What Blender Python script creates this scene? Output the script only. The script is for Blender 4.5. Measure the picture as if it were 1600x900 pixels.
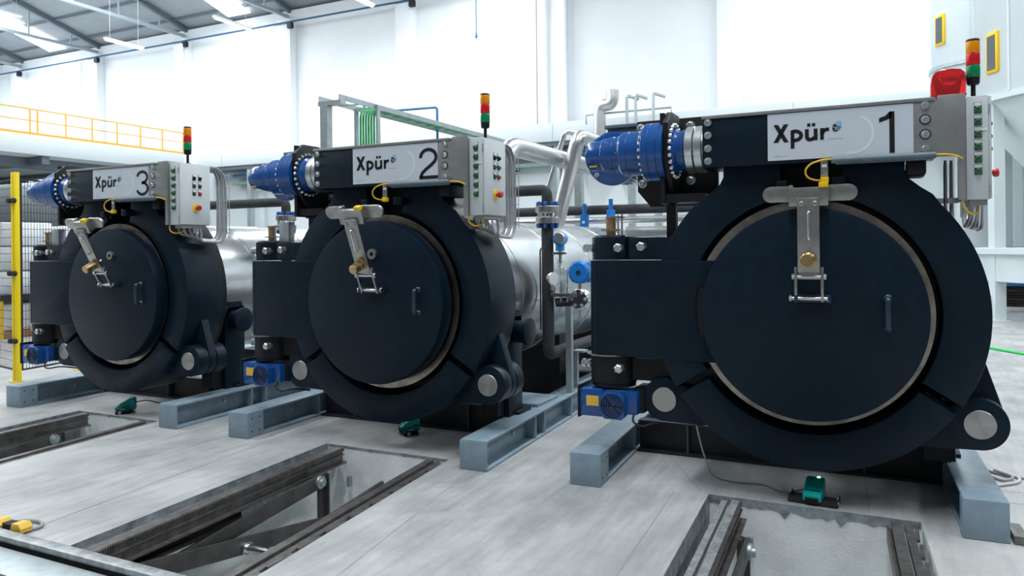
import bpy, bmesh, math, random
from mathutils import Vector, Matrix
random.seed(7)
scn = bpy.context.scene
for o in list(bpy.data.objects):
    bpy.data.objects.remove(o)
COL = scn.collection
PI = math.pi

# ------------------------------------------------------------------ camera
YAW, FPX, CYPX, ROLL = 0.4545, 1181.0, 386.4, -0.0101
cam_d = bpy.data.cameras.new('camera')
cam = bpy.data.objects.new('camera', cam_d)
COL.objects.link(cam)
r_ = Vector((math.cos(YAW), math.sin(YAW), 0)); f_ = Vector((-math.sin(YAW), math.cos(YAW), 0)); u_ = Vector((0, 0, 1))
R_ = r_ * math.cos(ROLL) + u_ * math.sin(ROLL); U_ = u_ * math.cos(ROLL) - r_ * math.sin(ROLL)
mw = Matrix.Identity(4)
for i in range(3):
    mw[i][0] = R_[i]; mw[i][1] = U_[i]; mw[i][2] = -f_[i]
mw[0][3], mw[1][3], mw[2][3] = 1.0562, -5.2294, 1.7315
cam.matrix_world = mw
cam_d.sensor_fit = 'HORIZONTAL'
cam_d.sensor_width = 36.0
cam_d.lens = 36.0 * FPX / 1600
cam_d.shift_y = -(450 - CYPX) / 1600
cam_d.clip_end = 300
scn.camera = cam

# ------------------------------------------------------------------ world, daylight, exposure
w = bpy.data.worlds.new('world'); scn.world = w; w.use_nodes = True
bg = w.node_tree.nodes['Background']
bg.inputs[0].default_value = (0.80, 0.90, 1.0, 1); bg.inputs[1].default_value = 0.16
vs = scn.view_settings
vs.view_transform = 'Standard'; vs.look = 'None'; vs.gamma = 1.0; vs.use_curve_mapping = False
vs.exposure = -0.15

ROOF_Y0, ROOF_Z0, SLOPE, RIDGE_Y = 22.3, 12.85, 0.28, 2.0
def roof_z(y):
    return ROOF_Z0 + SLOPE * (ROOF_Y0 - y) if y >= RIDGE_Y else ROOF_Z0 + SLOPE * (ROOF_Y0 - RIDGE_Y) - SLOPE * (RIDGE_Y - y)
SKY_X = [-53.8, -40.15, -26.45, -12.75, 0.95, 14.65]
def area(name, loc, sx, sy, power, rot=(0, 0, 0), col=(0.93, 0.97, 1.0)):
    d = bpy.data.lights.new(name, 'AREA'); d.shape = 'RECTANGLE'; d.size = sx; d.size_y = sy; d.energy = power; d.color = col
    o = bpy.data.objects.new(name, d); COL.objects.link(o); o.location = loc; o.rotation_euler = rot
    return o
for x in SKY_X:     # daylight through the roof strips; unseen front-slope ones sized to light the machine fronts
    for yc, s, ln, pw in ((11.7, 1, 18.0, 1650), (-4.6, -1, 12.0, 1500)):
        area('skylight_daylight', (x, yc, roof_z(yc) - 0.35), 1.1, ln, pw, (-s * math.atan(SLOPE), 0, 0))

# ------------------------------------------------------------------ materials
MATS = {}
def mat(name, col, rough=0.5, metal=0.0, noise=None, bump=None, spec=0.5, emit=None, alpha=1.0, trans=0.0, coat=0.0, stretch=(1, 1, 1)):
    m = bpy.data.materials.new(name); m.use_nodes = True
    nt = m.node_tree; b = nt.nodes['Principled BSDF']
    b.inputs['Base Color'].default_value = (*col, 1); b.inputs['Roughness'].default_value = rough
    b.inputs['Metallic'].default_value = metal; b.inputs['Specular IOR Level'].default_value = spec
    b.inputs['Transmission Weight'].default_value = trans; b.inputs['Coat Weight'].default_value = coat
    b.inputs['Alpha'].default_value = alpha
    if emit:
        b.inputs['Emission Color'].default_value = (*emit[0], 1); b.inputs['Emission Strength'].default_value = emit[1]
    if noise or bump:
        tc = nt.nodes.new('ShaderNodeTexCoord'); mp = nt.nodes.new('ShaderNodeMapping')
        mp.inputs['Scale'].default_value = stretch
        nt.links.new(tc.outputs['Object'], mp.inputs[0])
    if noise:
        sc, amt = noise
        n = nt.nodes.new('ShaderNodeTexNoise'); n.inputs['Scale'].default_value = sc; n.inputs['Detail'].default_value = 6
        n.inputs['Roughness'].default_value = 0.65
        nt.links.new(mp.outputs[0], n.inputs['Vector'])
        r = nt.nodes.new('ShaderNodeValToRGB')
        r.color_ramp.elements[0].position = 0.3; r.color_ramp.elements[1].position = 0.7
        r.color_ramp.elements[0].color = (*[c * (1 - amt) for c in col], 1)
        r.color_ramp.elements[1].color = (*[min(1, c * (1 + amt)) for c in col], 1)
        nt.links.new(n.outputs['Fac'], r.inputs[0]); nt.links.new(r.outputs[0], b.inputs['Base Color'])
    if bump:
        sc, st = bump
        n2 = nt.nodes.new('ShaderNodeTexNoise'); n2.inputs['Scale'].default_value = sc; n2.inputs['Detail'].default_value = 3
        nt.links.new(mp.outputs[0], n2.inputs['Vector'])
        bp = nt.nodes.new('ShaderNodeBump'); bp.inputs['Strength'].default_value = st; bp.inputs['Distance'].default_value = 0.01
        nt.links.new(n2.outputs['Fac'], bp.inputs['Height']); nt.links.new(bp.outputs[0], b.inputs['Normal'])
    MATS[name] = m
    return m

mat('navy', (0.0020, 0.0112, 0.0225), 0.38, noise=(14, 0.28), bump=(420, 0.10), spec=0.24)
mat('black', (0.006, 0.007, 0.009), 0.5, spec=0.35)
mat('rubber', (0.016, 0.017, 0.02), 0.75, noise=(30, 0.3))
mat('insulation', (0.035, 0.037, 0.042), 0.8, noise=(14, 0.25), bump=(60, 0.15))
mat('steel', (0.40, 0.39, 0.37), 0.36, 1.0, noise=(18, 0.16), bump=(120, 0.03))
mat('steel_plate', (0.36, 0.365, 0.36), 0.45, 0.85, noise=(5, 0.12))
mat('bright_steel', (0.78, 0.80, 0.80), 0.22, 1.0, noise=(40, 0.08))
mat('worn_steel', (0.34, 0.30, 0.26), 0.26, 1.0, noise=(7, 0.5), stretch=(1, 1, 1))
mat('zinc', (0.66, 0.70, 0.70), 0.28, 0.9, noise=(50, 0.12))
mat('brass', (0.50, 0.36, 0.17), 0.34, 1.0, noise=(25, 0.2))
mat('bronze', (0.46, 0.30, 0.15), 0.45, 0.7, noise=(60, 0.2))
mat('aluminium', (0.56, 0.58, 0.59), 0.27, 1.0, noise=(4, 0.14), bump=(7, 0.16), stretch=(1, 0.4, 1))
mat('clad_pipe', (0.60, 0.61, 0.61), 0.32, 0.9, noise=(5, 0.12))
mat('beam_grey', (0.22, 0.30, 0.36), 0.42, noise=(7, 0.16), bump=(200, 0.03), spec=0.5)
mat('beam_web', (0.12, 0.165, 0.20), 0.48, noise=(5, 0.2))
mat('drive_blue', (0.007, 0.072, 0.27), 0.24, noise=(12, 0.12), coat=0.3)
mat('valve_blue', (0.012, 0.20, 0.62), 0.35)
mat('bolt_blue', (0.012, 0.085, 0.36), 0.35)
mat('actuator_blue', (0.02, 0.25, 0.62), 0.32)
mat('cabinet', (0.60, 0.645, 0.655), 0.38, noise=(3, 0.03))
mat('sign', (0.60, 0.655, 0.72), 0.38, spec=0.4)
mat('ink', (0.004, 0.004, 0.005), 0.45)
mat('sign_pale', (0.72, 0.77, 0.80), 0.4)
mat('leaf_dark', (0.01, 0.03, 0.05), 0.4)
mat('leaf_blue', (0.05, 0.22, 0.38), 0.4)
mat('leaf_light', (0.28, 0.52, 0.66), 0.4)
mat('ink_grey', (0.18, 0.2, 0.22), 0.5)
mat('green_lamp', (0.004, 0.085, 0.022), 0.2, coat=0.4)
mat('red_lamp', (0.45, 0.012, 0.012), 0.3, coat=0.3)
mat('tag_white', (0.82, 0.84, 0.85), 0.5)
mat('tag_yellow', (0.78, 0.50, 0.06), 0.5)
mat('yellow', (0.88, 0.56, 0.0), 0.4)
mat('safety_yellow', (0.88, 0.66, 0.0), 0.4)
mat('cable_yellow', (0.80, 0.48, 0.03), 0.4)
mat('lens_amber', (0.95, 0.33, 0.0), 0.22, trans=0.2)
mat('lens_red', (0.75, 0.012, 0.018), 0.22, trans=0.2)
mat('lens_green', (0.0, 0.27, 0.10), 0.22, trans=0.2)
mat('beacon_red', (0.92, 0.03, 0.035), 0.05, trans=0.7, coat=0.6)
mat('navy_gloss', (0.012, 0.030, 0.060), 0.25, spec=0.6)
mat('teal', (0.0, 0.42, 0.38), 0.3)
mat('pedal_led', (0.2, 1.0, 0.7), 0.3, emit=((0.3, 1.0, 0.75), 4.0))
mat('conduit', (0.62, 0.63, 0.63), 0.35, 0.8)
mat('cable_grey', (0.30, 0.31, 0.32), 0.45)
mat('cable_white', (0.55, 0.54, 0.52), 0.5)
mat('cable_green', (0.04, 0.42, 0.13), 0.45)
mat('pipe_blue', (0.03, 0.26, 0.55), 0.4)
mat('pipe_deep', (0.02, 0.10, 0.22), 0.4)
mat('rail_yellow', (0.78, 0.42, 0.05), 0.45)
mat('tray_green', (0.22, 0.36, 0.30), 0.5)
mat('galvanised', (0.46, 0.52, 0.54), 0.45, 0.7, noise=(9, 0.15))
mat('wall', (0.86, 0.885, 0.905), 0.7, noise=(0.5, 0.025), bump=(3, 0.03))
mat('wall_panel', (0.66, 0.72, 0.745), 0.6, noise=(0.4, 0.03))
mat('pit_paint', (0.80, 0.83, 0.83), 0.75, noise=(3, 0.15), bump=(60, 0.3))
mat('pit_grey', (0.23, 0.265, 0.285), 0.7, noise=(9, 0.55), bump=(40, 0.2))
mat('rail_steel', (0.20, 0.19, 0.185), 0.42, 0.75, noise=(12, 0.4))
mat('lift_dark', (0.10, 0.098, 0.096), 0.5, 0.5, noise=(6, 0.4))
mat('rail_pale', (0.36, 0.38, 0.385), 0.45, 0.5, noise=(14, 0.4))
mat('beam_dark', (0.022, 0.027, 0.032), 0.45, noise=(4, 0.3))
mat('roof_sheet', (0.30, 0.32, 0.34), 0.65, noise=(0.8, 0.1))
mat('roof_steel', (0.16, 0.19, 0.22), 0.5, 0.3)
mat('roof_steel_light', (0.36, 0.42, 0.46), 0.5, 0.3)
mat('skylight', (0.9, 0.95, 1.0), 0.4, emit=((0.90, 0.96, 1.0), 5.0))
mat('tube_light', (0.95, 0.97, 1.0), 0.4, emit=((0.92, 0.97, 1.0), 2.5))
mat('silo', (0.66, 0.73, 0.75), 0.42, noise=(0.7, 0.04))
mat('silo_glass', (0.10, 0.12, 0.14), 0.2, 0.2)
mat('tarp_blue', (0.02, 0.14, 0.34), 0.6)
mat('bark', (0.020, 0.016, 0.014), 0.9, noise=(8, 0.6), bump=(20, 0.6))
mat('mesh_black', (0.012, 0.013, 0.015), 0.5)
mat('bag', (0.74, 0.77, 0.80), 0.7, noise=(5, 0.06))
mat('wood', (0.36, 0.22, 0.12), 0.7, noise=(6, 0.3))
mat('orange', (0.75, 0.16, 0.02), 0.5)
mat('hose_green', (0.02, 0.55, 0.10), 0.45)
mat('joint', (0.25, 0.26, 0.27), 0.8)

def brushed_radial():
    m = mat('brushed_disc', (0.46, 0.45, 0.43), 0.34, 1.0)
    b = m.node_tree.nodes['Principled BSDF']; nt = m.node_tree
    b.inputs['Anisotropic'].default_value = 0.75
    tg = nt.nodes.new('ShaderNodeTangent'); tg.direction_type = 'RADIAL'; tg.axis = 'Y'
    nt.links.new(tg.outputs[0], b.inputs['Tangent'])
brushed_radial()

def concrete():
    m = bpy.data.materials.new('concrete'); m.use_nodes = True; MATS['concrete'] = m
    nt = m.node_tree; b = nt.nodes['Principled BSDF']; L = nt.links.new
    tc = nt.nodes.new('ShaderNodeTexCoord')
    def noise(scale, detail, stretch=(1, 1, 1), rough=0.6):
        mp = nt.nodes.new('ShaderNodeMapping'); mp.inputs['Scale'].default_value = stretch
        L(tc.outputs['Object'], mp.inputs[0])
        n = nt.nodes.new('ShaderNodeTexNoise'); n.inputs['Scale'].default_value = scale; n.inputs['Detail'].default_value = detail
        n.inputs['Roughness'].default_value = rough
        L(mp.outputs[0], n.inputs['Vector']); return n
    def ramp(fac, p0, c0, p1, c1):
        r = nt.nodes.new('ShaderNodeValToRGB'); e = r.color_ramp.elements
        e[0].position = p0; e[1].position = p1; e[0].color = (*c0, 1); e[1].color = (*c1, 1)
        L(fac, r.inputs[0]); return r
    def mul(a, c, f):
        x = nt.nodes.new('ShaderNodeMix'); x.data_type = 'RGBA'; x.blend_type = 'MULTIPLY'; x.inputs[0].default_value = f
        L(a, x.inputs[6]); L(c, x.inputs[7]); return x.outputs[2]
    base = ramp(noise(0.9, 7).outputs['Fac'], 0.30, (0.34, 0.355, 0.36), 0.72, (0.575, 0.57, 0.555))
    cloud = ramp(noise(3.2, 8, (1, 0.6, 1)).outputs['Fac'], 0.32, (0.70, 0.72, 0.735), 0.62, (1, 1, 1))
    streak = ramp(noise(2.0, 6, (7, 0.7, 1)).outputs['Fac'], 0.36, (0.70, 0.715, 0.74), 0.56, (1, 1, 1))
    speck = ramp(noise(26, 5).outputs['Fac'], 0.29, (0.55, 0.55, 0.55), 0.37, (1, 1, 1))
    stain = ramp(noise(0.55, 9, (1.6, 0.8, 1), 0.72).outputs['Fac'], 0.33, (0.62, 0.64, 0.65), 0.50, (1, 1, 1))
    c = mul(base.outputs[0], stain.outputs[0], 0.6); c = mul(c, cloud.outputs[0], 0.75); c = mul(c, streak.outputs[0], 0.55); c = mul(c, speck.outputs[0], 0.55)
    L(c, b.inputs['Base Color'])
    rr = ramp(noise(2.2, 5).outputs['Fac'], 0.3, (0.36,) * 3, 0.7, (0.62,) * 3); L(rr.outputs[0], b.inputs['Roughness'])
    bp = nt.nodes.new('ShaderNodeBump'); bp.inputs['Strength'].default_value = 0.12; bp.inputs['Distance'].default_value = 0.01
    L(noise(45, 5).outputs['Fac'], bp.inputs['Height']); L(bp.outputs[0], b.inputs['Normal'])
concrete()

# ------------------------------------------------------------------ mesh helpers
class MB:
    def __init__(s): s.bm = bmesh.new()
    def box(s, x0, x1, y0, y1, z0, z1, bev=0.0, seg=2, M=None):
        bm = s.bm
        vs_ = [bm.verts.new(p) for p in ((x0, y0, z0), (x1, y0, z0), (x1, y1, z0), (x0, y1, z0), (x0, y0, z1), (x1, y0, z1), (x1, y1, z1), (x0, y1, z1))]
        fs = [bm.faces.new([vs_[i] for i in f]) for f in ((3, 2, 1, 0), (4, 5, 6, 7), (0, 1, 5, 4), (1, 2, 6, 5), (2, 3, 7, 6), (3, 0, 4, 7))]
        if M is not None: bmesh.ops.transform(bm, matrix=M, verts=vs_)
        if bev > 0:
            es = {e for f in fs for e in f.edges}
            bmesh.ops.bevel(bm, geom=list(es), offset=bev, segments=seg, affect='EDGES', profile=0.5)
        return s
    def prism(s, poly, a, b, axis='y', bev=0.0, M=None):
        bm = s.bm
        def P(u, v, t):
            return (u, t, v) if axis == 'y' else ((t, u, v) if axis == 'x' else (u, v, t))
        v0 = [bm.verts.new(P(u, v, a)) for u, v in poly]; v1 = [bm.verts.new(P(u, v, b)) for u, v in poly]
        n = len(poly); fs = []
        f0 = bm.faces.new(v0); f1 = bm.faces.new(list(reversed(v1))); fs += [f0, f1]
        for i in range(n):
            j = (i + 1) % n
            fs.append(bm.faces.new((v0[j], v0[i], v1[i], v1[j])))
        bmesh.ops.recalc_face_normals(bm, faces=fs)
        if M is not None: bmesh.ops.transform(bm, matrix=M, verts=v0 + v1)
        if bev > 0:
            bmesh.ops.bevel(bm, geom=list({e for e in list(f0.edges) + list(f1.edges)}), offset=bev, segments=2, affect='EDGES', profile=0.5)
        return s
    def lathe(s, prof, o=(0, 0, 0), d=(0, 0, 1), seg=32, cap=True):
        bm = s.bm; d = Vector(d).normalized(); o = Vector(o)
        a = d.orthogonal().normalized(); b = d.cross(a)
        rings = []
        for r, h in prof:
            rings.append([bm.verts.new(o + d * h + (a * math.cos(2 * PI * i / seg) + b * math.sin(2 * PI * i / seg)) * max(r, 1e-5)) for i in range(seg)])
        for k in range(len(rings) - 1):
            for i in range(seg):
                j = (i + 1) % seg
                bm.faces.new((rings[k][i], rings[k][j], rings[k + 1][j], rings[k + 1][i]))
        if cap:
            bm.faces.new(list(reversed(rings[0]))); bm.faces.new(rings[-1])
        return s
    def cyl(s, p0, p1, r, r2=None, seg=24, ch=0.0):
        p0 = Vector(p0); p1 = Vector(p1); h = (p1 - p0).length; r2 = r if r2 is None else r2
        pr = [(r - ch, 0), (r, ch), (r2, h - ch), (r2 - ch, h)] if ch else [(r, 0), (r2, h)]
        return s.lathe(pr, p0, p1 - p0, seg)
    def tube(s, pts, r, seg=10, fillet=0.0, cap=True):
        P = [Vector(p) for p in pts]
        if fillet > 0 and len(P) > 2:
            Q = [P[0]]
            for i in range(1, len(P) - 1):
                a = (P[i - 1] - P[i]); b = (P[i + 1] - P[i]); f = min(fillet, a.length * 0.49, b.length * 0.49)
                a = P[i] + a.normalized() * f; b = P[i] + b.normalized() * f
                for k in range(7):
                    t = k / 6; Q.append(a * (1 - t) ** 2 + P[i] * 2 * t * (1 - t) + b * t * t)
            Q.append(P[-1]); P = Q
        bm = s.bm; rings = []; prev = None
        for i, p in enumerate(P):
            d = (P[min(i + 1, len(P) - 1)] - P[max(i - 1, 0)]).normalized()
            a = d.orthogonal().normalized() if prev is None else (prev - d * prev.dot(d)).normalized()
            prev = a; b = d.cross(a)
            rings.append([bm.verts.new(p + (a * math.cos(2 * PI * k / seg) + b * math.sin(2 * PI * k / seg)) * r) for k in range(seg)])
        for k in range(len(rings) - 1):
            for i in range(seg):
                j = (i + 1) % seg
                bm.faces.new((rings[k][i], rings[k][j], rings[k + 1][j], rings[k + 1][i]))
        if cap:
            bm.faces.new(list(reversed(rings[0]))); bm.faces.new(rings[-1])
        return s
    def bolt(s, p, d, r=0.02, h=0.016, washer=True):
        p = Vector(p); d = Vector(d).normalized()
        if washer: s.lathe([(r * 1.35, 0), (r * 1.35, 0.004)], p, d, 14)
        s.lathe([(r, 0.003), (r, h * 0.8), (r * 0.8, h)], p, d, 6)
        return s
    def ring(s, c, ri, ro, y0, y1, seg=96):
        # annulus about the y axis at c=(x,z)
        bm = s.bm
        def circ(r, y): return [bm.verts.new((c[0] + r * math.cos(2 * PI * i / seg), y, c[1] + r * math.sin(2 * PI * i / seg))) for i in range(seg)]
        A, B, Cc, D = circ(ri, y0), circ(ro, y0), circ(ro, y1), circ(ri, y1)
        for i in range(seg):
            j = (i + 1) % seg
            for p, q in ((A, B), (B, Cc), (Cc, D), (D, A)):
                bm.faces.new((p[i], p[j], q[j], q[i]))
        return s
    def mesh(s, name, smooth=True, ang=0.6):
        bmesh.ops.recalc_face_normals(s.bm, faces=s.bm.faces)
        me = bpy.data.meshes.new(name); s.bm.to_mesh(me); s.bm.free()
        if smooth:
            me.polygons.foreach_set('use_smooth', [True] * len(me.polygons))
            me.set_sharp_from_angle(angle=ang)
        return me

CACHE = {}
def part(name, build, m, parent=None, key=None, loc=(0, 0, 0), rot=(0, 0, 0), label=None):
    me = CACHE.get(key) if key else None
    if me is None:
        me = build if isinstance(build, bpy.types.Mesh) else (build() if callable(build) else build).mesh(name)
        me.materials.clear(); me.materials.append(MATS[m])
        if key: CACHE[key] = me
    o = bpy.data.objects.new(name, me); COL.objects.link(o)
    o.parent = parent; o.location = loc; o.rotation_euler = rot
    if label: o['label'] = label
    return o
def empty(name, loc=(0, 0, 0), rz=0):
    o = bpy.data.objects.new(name, None); COL.objects.link(o); o.location = loc; o.rotation_euler = (0, 0, rz); o.empty_display_size = 0.1
    return o
def tag(o, label, cat, group=None):
    o['label'] = label; o['category'] = cat
    if group: o['group'] = group
    return o
def struct(o): o['kind'] = 'structure'; return o
def stuff(o): o['kind'] = 'stuff'; return o
def arc(cx, cz, r, a0, a1, n):
    return [(cx + r * math.cos(math.radians(a0 + (a1 - a0) * i / n)), cz + r * math.sin(math.radians(a0 + (a1 - a0) * i / n))) for i in range(n + 1)]
def stroke(mb, pts, wd, y0, y1, closed=False):
    """flat lettering stroke in the x-z plane, mitred"""
    P = [Vector(p) for p in pts]; n = len(P); Lf, Rt = [], []
    for i in range(n):
        if closed: a, b = P[i - 1], P[(i + 1) % n]
        else: a, b = P[max(i - 1, 0)], P[min(i + 1, n - 1)]
        d0 = (P[i] - a).normalized() if (P[i] - a).length > 1e-9 else (b - P[i]).normalized()
        d1 = (b - P[i]).normalized() if (b - P[i]).length > 1e-9 else d0
        t = (d0 + d1).normalized(); nn = Vector((-t.y, t.x)); k = wd / 2 / max(0.35, nn.dot(Vector((-d0.y, d0.x))))
        Lf.append(P[i] + nn * k); Rt.append(P[i] - nn * k)
    rng = range(n) if closed else range(n - 1)
    for i in rng:
        j = (i + 1) % n
        mb.prism([tuple(Lf[i]), tuple(Lf[j]), tuple(Rt[j]), tuple(Rt[i])], y0, y1)
    return mb

# ================================================================== SETTING
# ---- floor with the three lift pits and the cross trench
PITS = [(-0.04, 1.266, 0.045), (-3.403, -2.14, 0.075), (-6.811, -5.57, 0.085)]
PY0, PY1 = -2.43, 0.10
def pit_x(i, y):
    a, b, k = PITS[i]
    return a + k * (PY1 - y) * 0.8, b + k * (PY1 - y) * 1.15
mb = MB(); bm = mb.bm
def quad(*p): bm.faces.new([bm.verts.new(q) for q in p])
XW0, XW1 = -62, 22
quad((XW0, PY1, 0), (XW1, PY1, 0), (XW1, 23, 0), (XW0, 23, 0))
edges_far = [XW0]; edges_near = [XW0]
for i in (2, 1, 0):
    edges_far += list(pit_x(i, PY1)); edges_near += list(pit_x(i, PY0))
edges_far.append(XW1); edges_near.append(XW1)
for k in range(0, 8, 2):
    quad((edges_near[k], PY0, 0), (edges_near[k + 1], PY0, 0), (edges_far[k + 1], PY1, 0), (edges_far[k], PY1, 0))
quad((XW0, -24, 0), (XW1, -24, 0), (XW1, -3.5, 0), (XW0, -3.5, 0))
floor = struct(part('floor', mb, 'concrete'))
mb = MB(); bm = mb.bm
PD = -0.95
for i in range(3):
    fl, fr = pit_x(i, PY1); nl, nr = pit_x(i, PY0)
    quad((fl, PY1, 0), (fr, PY1, 0), (fr, PY1, PD), (fl, PY1, PD))
    quad((nl, PY0, 0), (fl, PY1, 0), (fl, PY1, PD), (nl, PY0, PD))
    quad((nr, PY0, 0), (fr, PY1, 0), (fr, PY1, PD), (nr, PY0, PD))
    quad((nl, PY0, PD), (nr, PY0, PD), (fr, PY1, PD), (fl, PY1, PD))
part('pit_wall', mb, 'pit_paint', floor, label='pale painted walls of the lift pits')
mb = MB(); bm = mb.bm
for k in range(0, 8, 2):
    quad((edges_near[k], PY0, 0), (edges_near[k + 1], PY0, 0), (edges_near[k + 1], PY0, PD), (edges_near[k], PY0, PD))
quad((XW0, -3.5, 0), (XW1, -3.5, 0), (XW1, -3.5, PD), (XW0, -3.5, PD))
quad((XW0, -3.5, PD), (XW1, -3.5, PD), (XW1, PY0, PD), (XW0, PY0, PD))
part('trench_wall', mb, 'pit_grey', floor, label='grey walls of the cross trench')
for i in range(3):
    fl, fr = pit_x(i, PY1); n = 34; bot = []; dp = (0.045, 0.012, 0.012)[i]
    for k in range(n + 1):
        x = fl + 0.004 + (fr - fl - 0.008) * k / n
        bot.append((x, -dp - dp * 0.7 * random.random() - (dp * 0.7 if k % 9 == 4 else 0)))
    part('mortar_edge', MB().prism([(fl + 0.004, -0.001), (fr - 0.004, -0.001)] + list(reversed(bot)), PY1 - 0.006, PY1 - 0.0005, 'y'), 'pit_grey', floor)
# saw-cut joints in the slab, darker trim bands round the pits
def floor_strip(name, a, b, wd, m, z=0.0015):
    a = Vector((*a, 0)); b = Vector((*b, 0)); d = (b - a).normalized(); n = Vector((-d.y, d.x, 0)) * wd / 2
    mb = MB(); mb.bm.faces.new([mb.bm.verts.new((*(p.xy), z)) for p in (a - n, b - n, b + n, a + n)])
    return part(name, mb, m, floor)
for a, b in (((-0.86, 1.53), (-0.1, 0.13)), ((0.93, 1.0), (0.97, 0.12)), ((-7.3, 0.71), (-6.76, 0.12)), ((-3.73, -2.38), (-4.35, 4.5)), ((-3.62, 0.55), (-3.41, 0.11)),
             ((1.75, 0.12), (1.95, -2.4)), ((1.55, 0.30), (1.42, 0.22)), ((1.8, 1.0), (9, 1.25)), ((1.8, 0.72), (9, 1.4)), ((-0.27, 0.05), (-0.17, -2.4)), ((-1.85, 0.1), (-1.5, -2.4)), ((-30, 6.2), (20, 6.2)), ((-8.9, -2.4), (-9.2, 6.2))):
    floor_strip('floor_joint', a, b, 0.005, 'joint')
# pit rim angle on the left side of each pit
for i in range(3):
    fl, fr = pit_x(i, PY1); nl, nr = pit_x(i, PY0)
    mb = MB(); mb.prism([(fl, PY1), (fl + 0.004, PY1), (nl + 0.004, PY0), (nl, PY0)], -0.30, 0.0015, 'z')
    part('pit_edge', mb, 'pit_grey', floor)

# ---- back wall, eaves columns
struct(part('wall_back', MB().box(XW0, XW1, 22.0, 22.3, 0, 12.9), 'wall'))
COLX = [-57.6, -50.9, -44.0, -37.2, -30.5, -23.7, -17.05, -10.2, -3.6, 3.2, 9.9]
for i, x in enumerate(COLX):
    struct(part('trim_%d' % (i + 1), MB().box(x - 0.42, x + 0.42, 21.55, 22.0, 0, 12.35, 0.02), 'wall'))
# lower plant block in front of the back wall: fascia above, recessed wall under
wlb = struct(part('wall_block', MB().box(-27.6, 12.0, 20.0, 21.5, 5.55, 6.22, 0.02), 'wall_panel'))
for k in range(9):
    part('panel_joint', MB().box(-26.0 + 4.1 * k, -25.98 + 4.1 * k, 19.992, 20.0, 5.57, 6.2), 'galvanised', wlb)
struct(part('wall_recess', MB().box(-46, 12.0, 21.1, 21.5, 0, 5.55), 'wall_panel'))
struct(part('trim_20', MB().box(-27.6, 12.0, 20.1, 21.1, 5.40, 5.55), 'roof_steel'))
for k, x in enumerate((-24.5, -19.5, -14.5, -9.5, -4.5, 0.5, 5.5)):
    struct(part('trim_%d' % (21 + k), MB().box(x - 0.11, x + 0.11, 20.15, 20.4, 0, 5.40), 'galvanised'))
# ---- mezzanine at the left with its slab and steel
mz = struct(part('mezzanine_slab', MB().box(-46, -28.4, -6, 20.0, 5.52, 6.27, 0.01), 'wall_panel'))
struct(part('mezzanine_beam', MB().box(-29.9, -29.6, -6, 20.0, 5.10, 5.52), 'roof_steel'))
for k in range(6):
    struct(part('mezzanine_beam', MB().box(-46, -28.6, -4.2 + 4.4 * k, -3.9 + 4.4 * k, 5.2, 5.5), 'roof_steel'))
struct(part('wall_left', MB().box(-46.3, -46, -24, 22, 0, 12.9), 'wall'))
# railing
rl = empty('mezzanine_railing', (-28.45, 4.0, 6.27))
tag(rl, 'yellow tubular guard rail along the mezzanine edge at the left', 'railing')
part('toe_board', MB().box(-0.02, 0.02, -9.9, 16.0, 0, 0.10), 'rail_yellow', rl)
part('top_rail', MB().tube([(0, -9.9, 1.0), (0, 16.0, 1.0)], 0.03), 'rail_yellow', rl)
part('middle_rail', MB().tube([(0, -9.9, 0.55), (0, 16.0, 0.55)], 0.022), 'rail_yellow', rl)
for k in range(14):
    y = 15.98 - 1.14 * k - (0.0 if k < 7 else -0.85)
    part('post', lambda: MB().box(-0.03, 0.03, -0.022, 0.022, 0, 1.0), 'rail_yellow', rl, key='rlpost', loc=(0, y, 0))
# ---- roof: sheets, rafters, tie chords, purlins, skylights
def roof_prism(x0, x1, t0, t1, ya, yb):
    return MB().prism([(ya, roof_z(ya) + t0), (yb, roof_z(yb) + t0), (yb, roof_z(yb) + t1), (ya, roof_z(ya) + t1)], x0, x1, 'x')
ceil = struct(part('ceiling', roof_prism(XW0, XW1, 0.12, 0.22, 22.3, RIDGE_Y), 'roof_sheet'))
part('roof_sheet', roof_prism(XW0, XW1, 0.12, 0.22, RIDGE_Y, -17), 'roof_sheet', ceil)
for x in COLX:
    part('rafter', roof_prism(x - 0.09, x + 0.09, -0.16, 0.06, 22.0, RIDGE_Y), 'roof_steel', ceil)
    part('rafter', roof_prism(x - 0.09, x + 0.09, -0.16, 0.06, RIDGE_Y, -17), 'roof_steel', ceil)
    part('tie_chord', MB().box(x - 0.07, x + 0.07, -16, 21.9, 12.52, 12.66), 'roof_steel_light', ceil)
    mbs = MB()
    for k in range(9):
        y = 20.4 - 2.2 * k
        mbs.tube([(x, y, 12.6), (x, y, roof_z(y) - 0.1)], 0.045, 8)
    part('truss_struts', mbs, 'roof_steel_light', ceil)
for k in range(12):
    y = 21.2 - 1.75 * k
    part('purlin', MB().box(XW0, XW1, y - 0.05, y + 0.05, roof_z(y) - 0.02, roof_z(y) + 0.13), 'roof_steel', ceil)
for k in range(10):
    y = RIDGE_Y - 1.0 - 1.75 * k
    part('purlin', MB().box(XW0, XW1, y - 0.05, y + 0.05, roof_z(y) - 0.02, roof_z(y) + 0.13), 'roof_steel', ceil)
for i, x in enumerate(SKY_X):
    a = struct(part('window_%d' % (i + 1), roof_prism(x - 0.72, x + 0.72, -0.06, -0.03, 21.6, RIDGE_Y + 0.6), 'skylight'))
    b = struct(part('window_%d' % (i + 11), roof_prism(x - 0.72, x + 0.72, -0.06, -0.03, RIDGE_Y - 0.6, -10.7), 'skylight'))  # front slope out of view, strip length chosen for the light it gives
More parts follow.
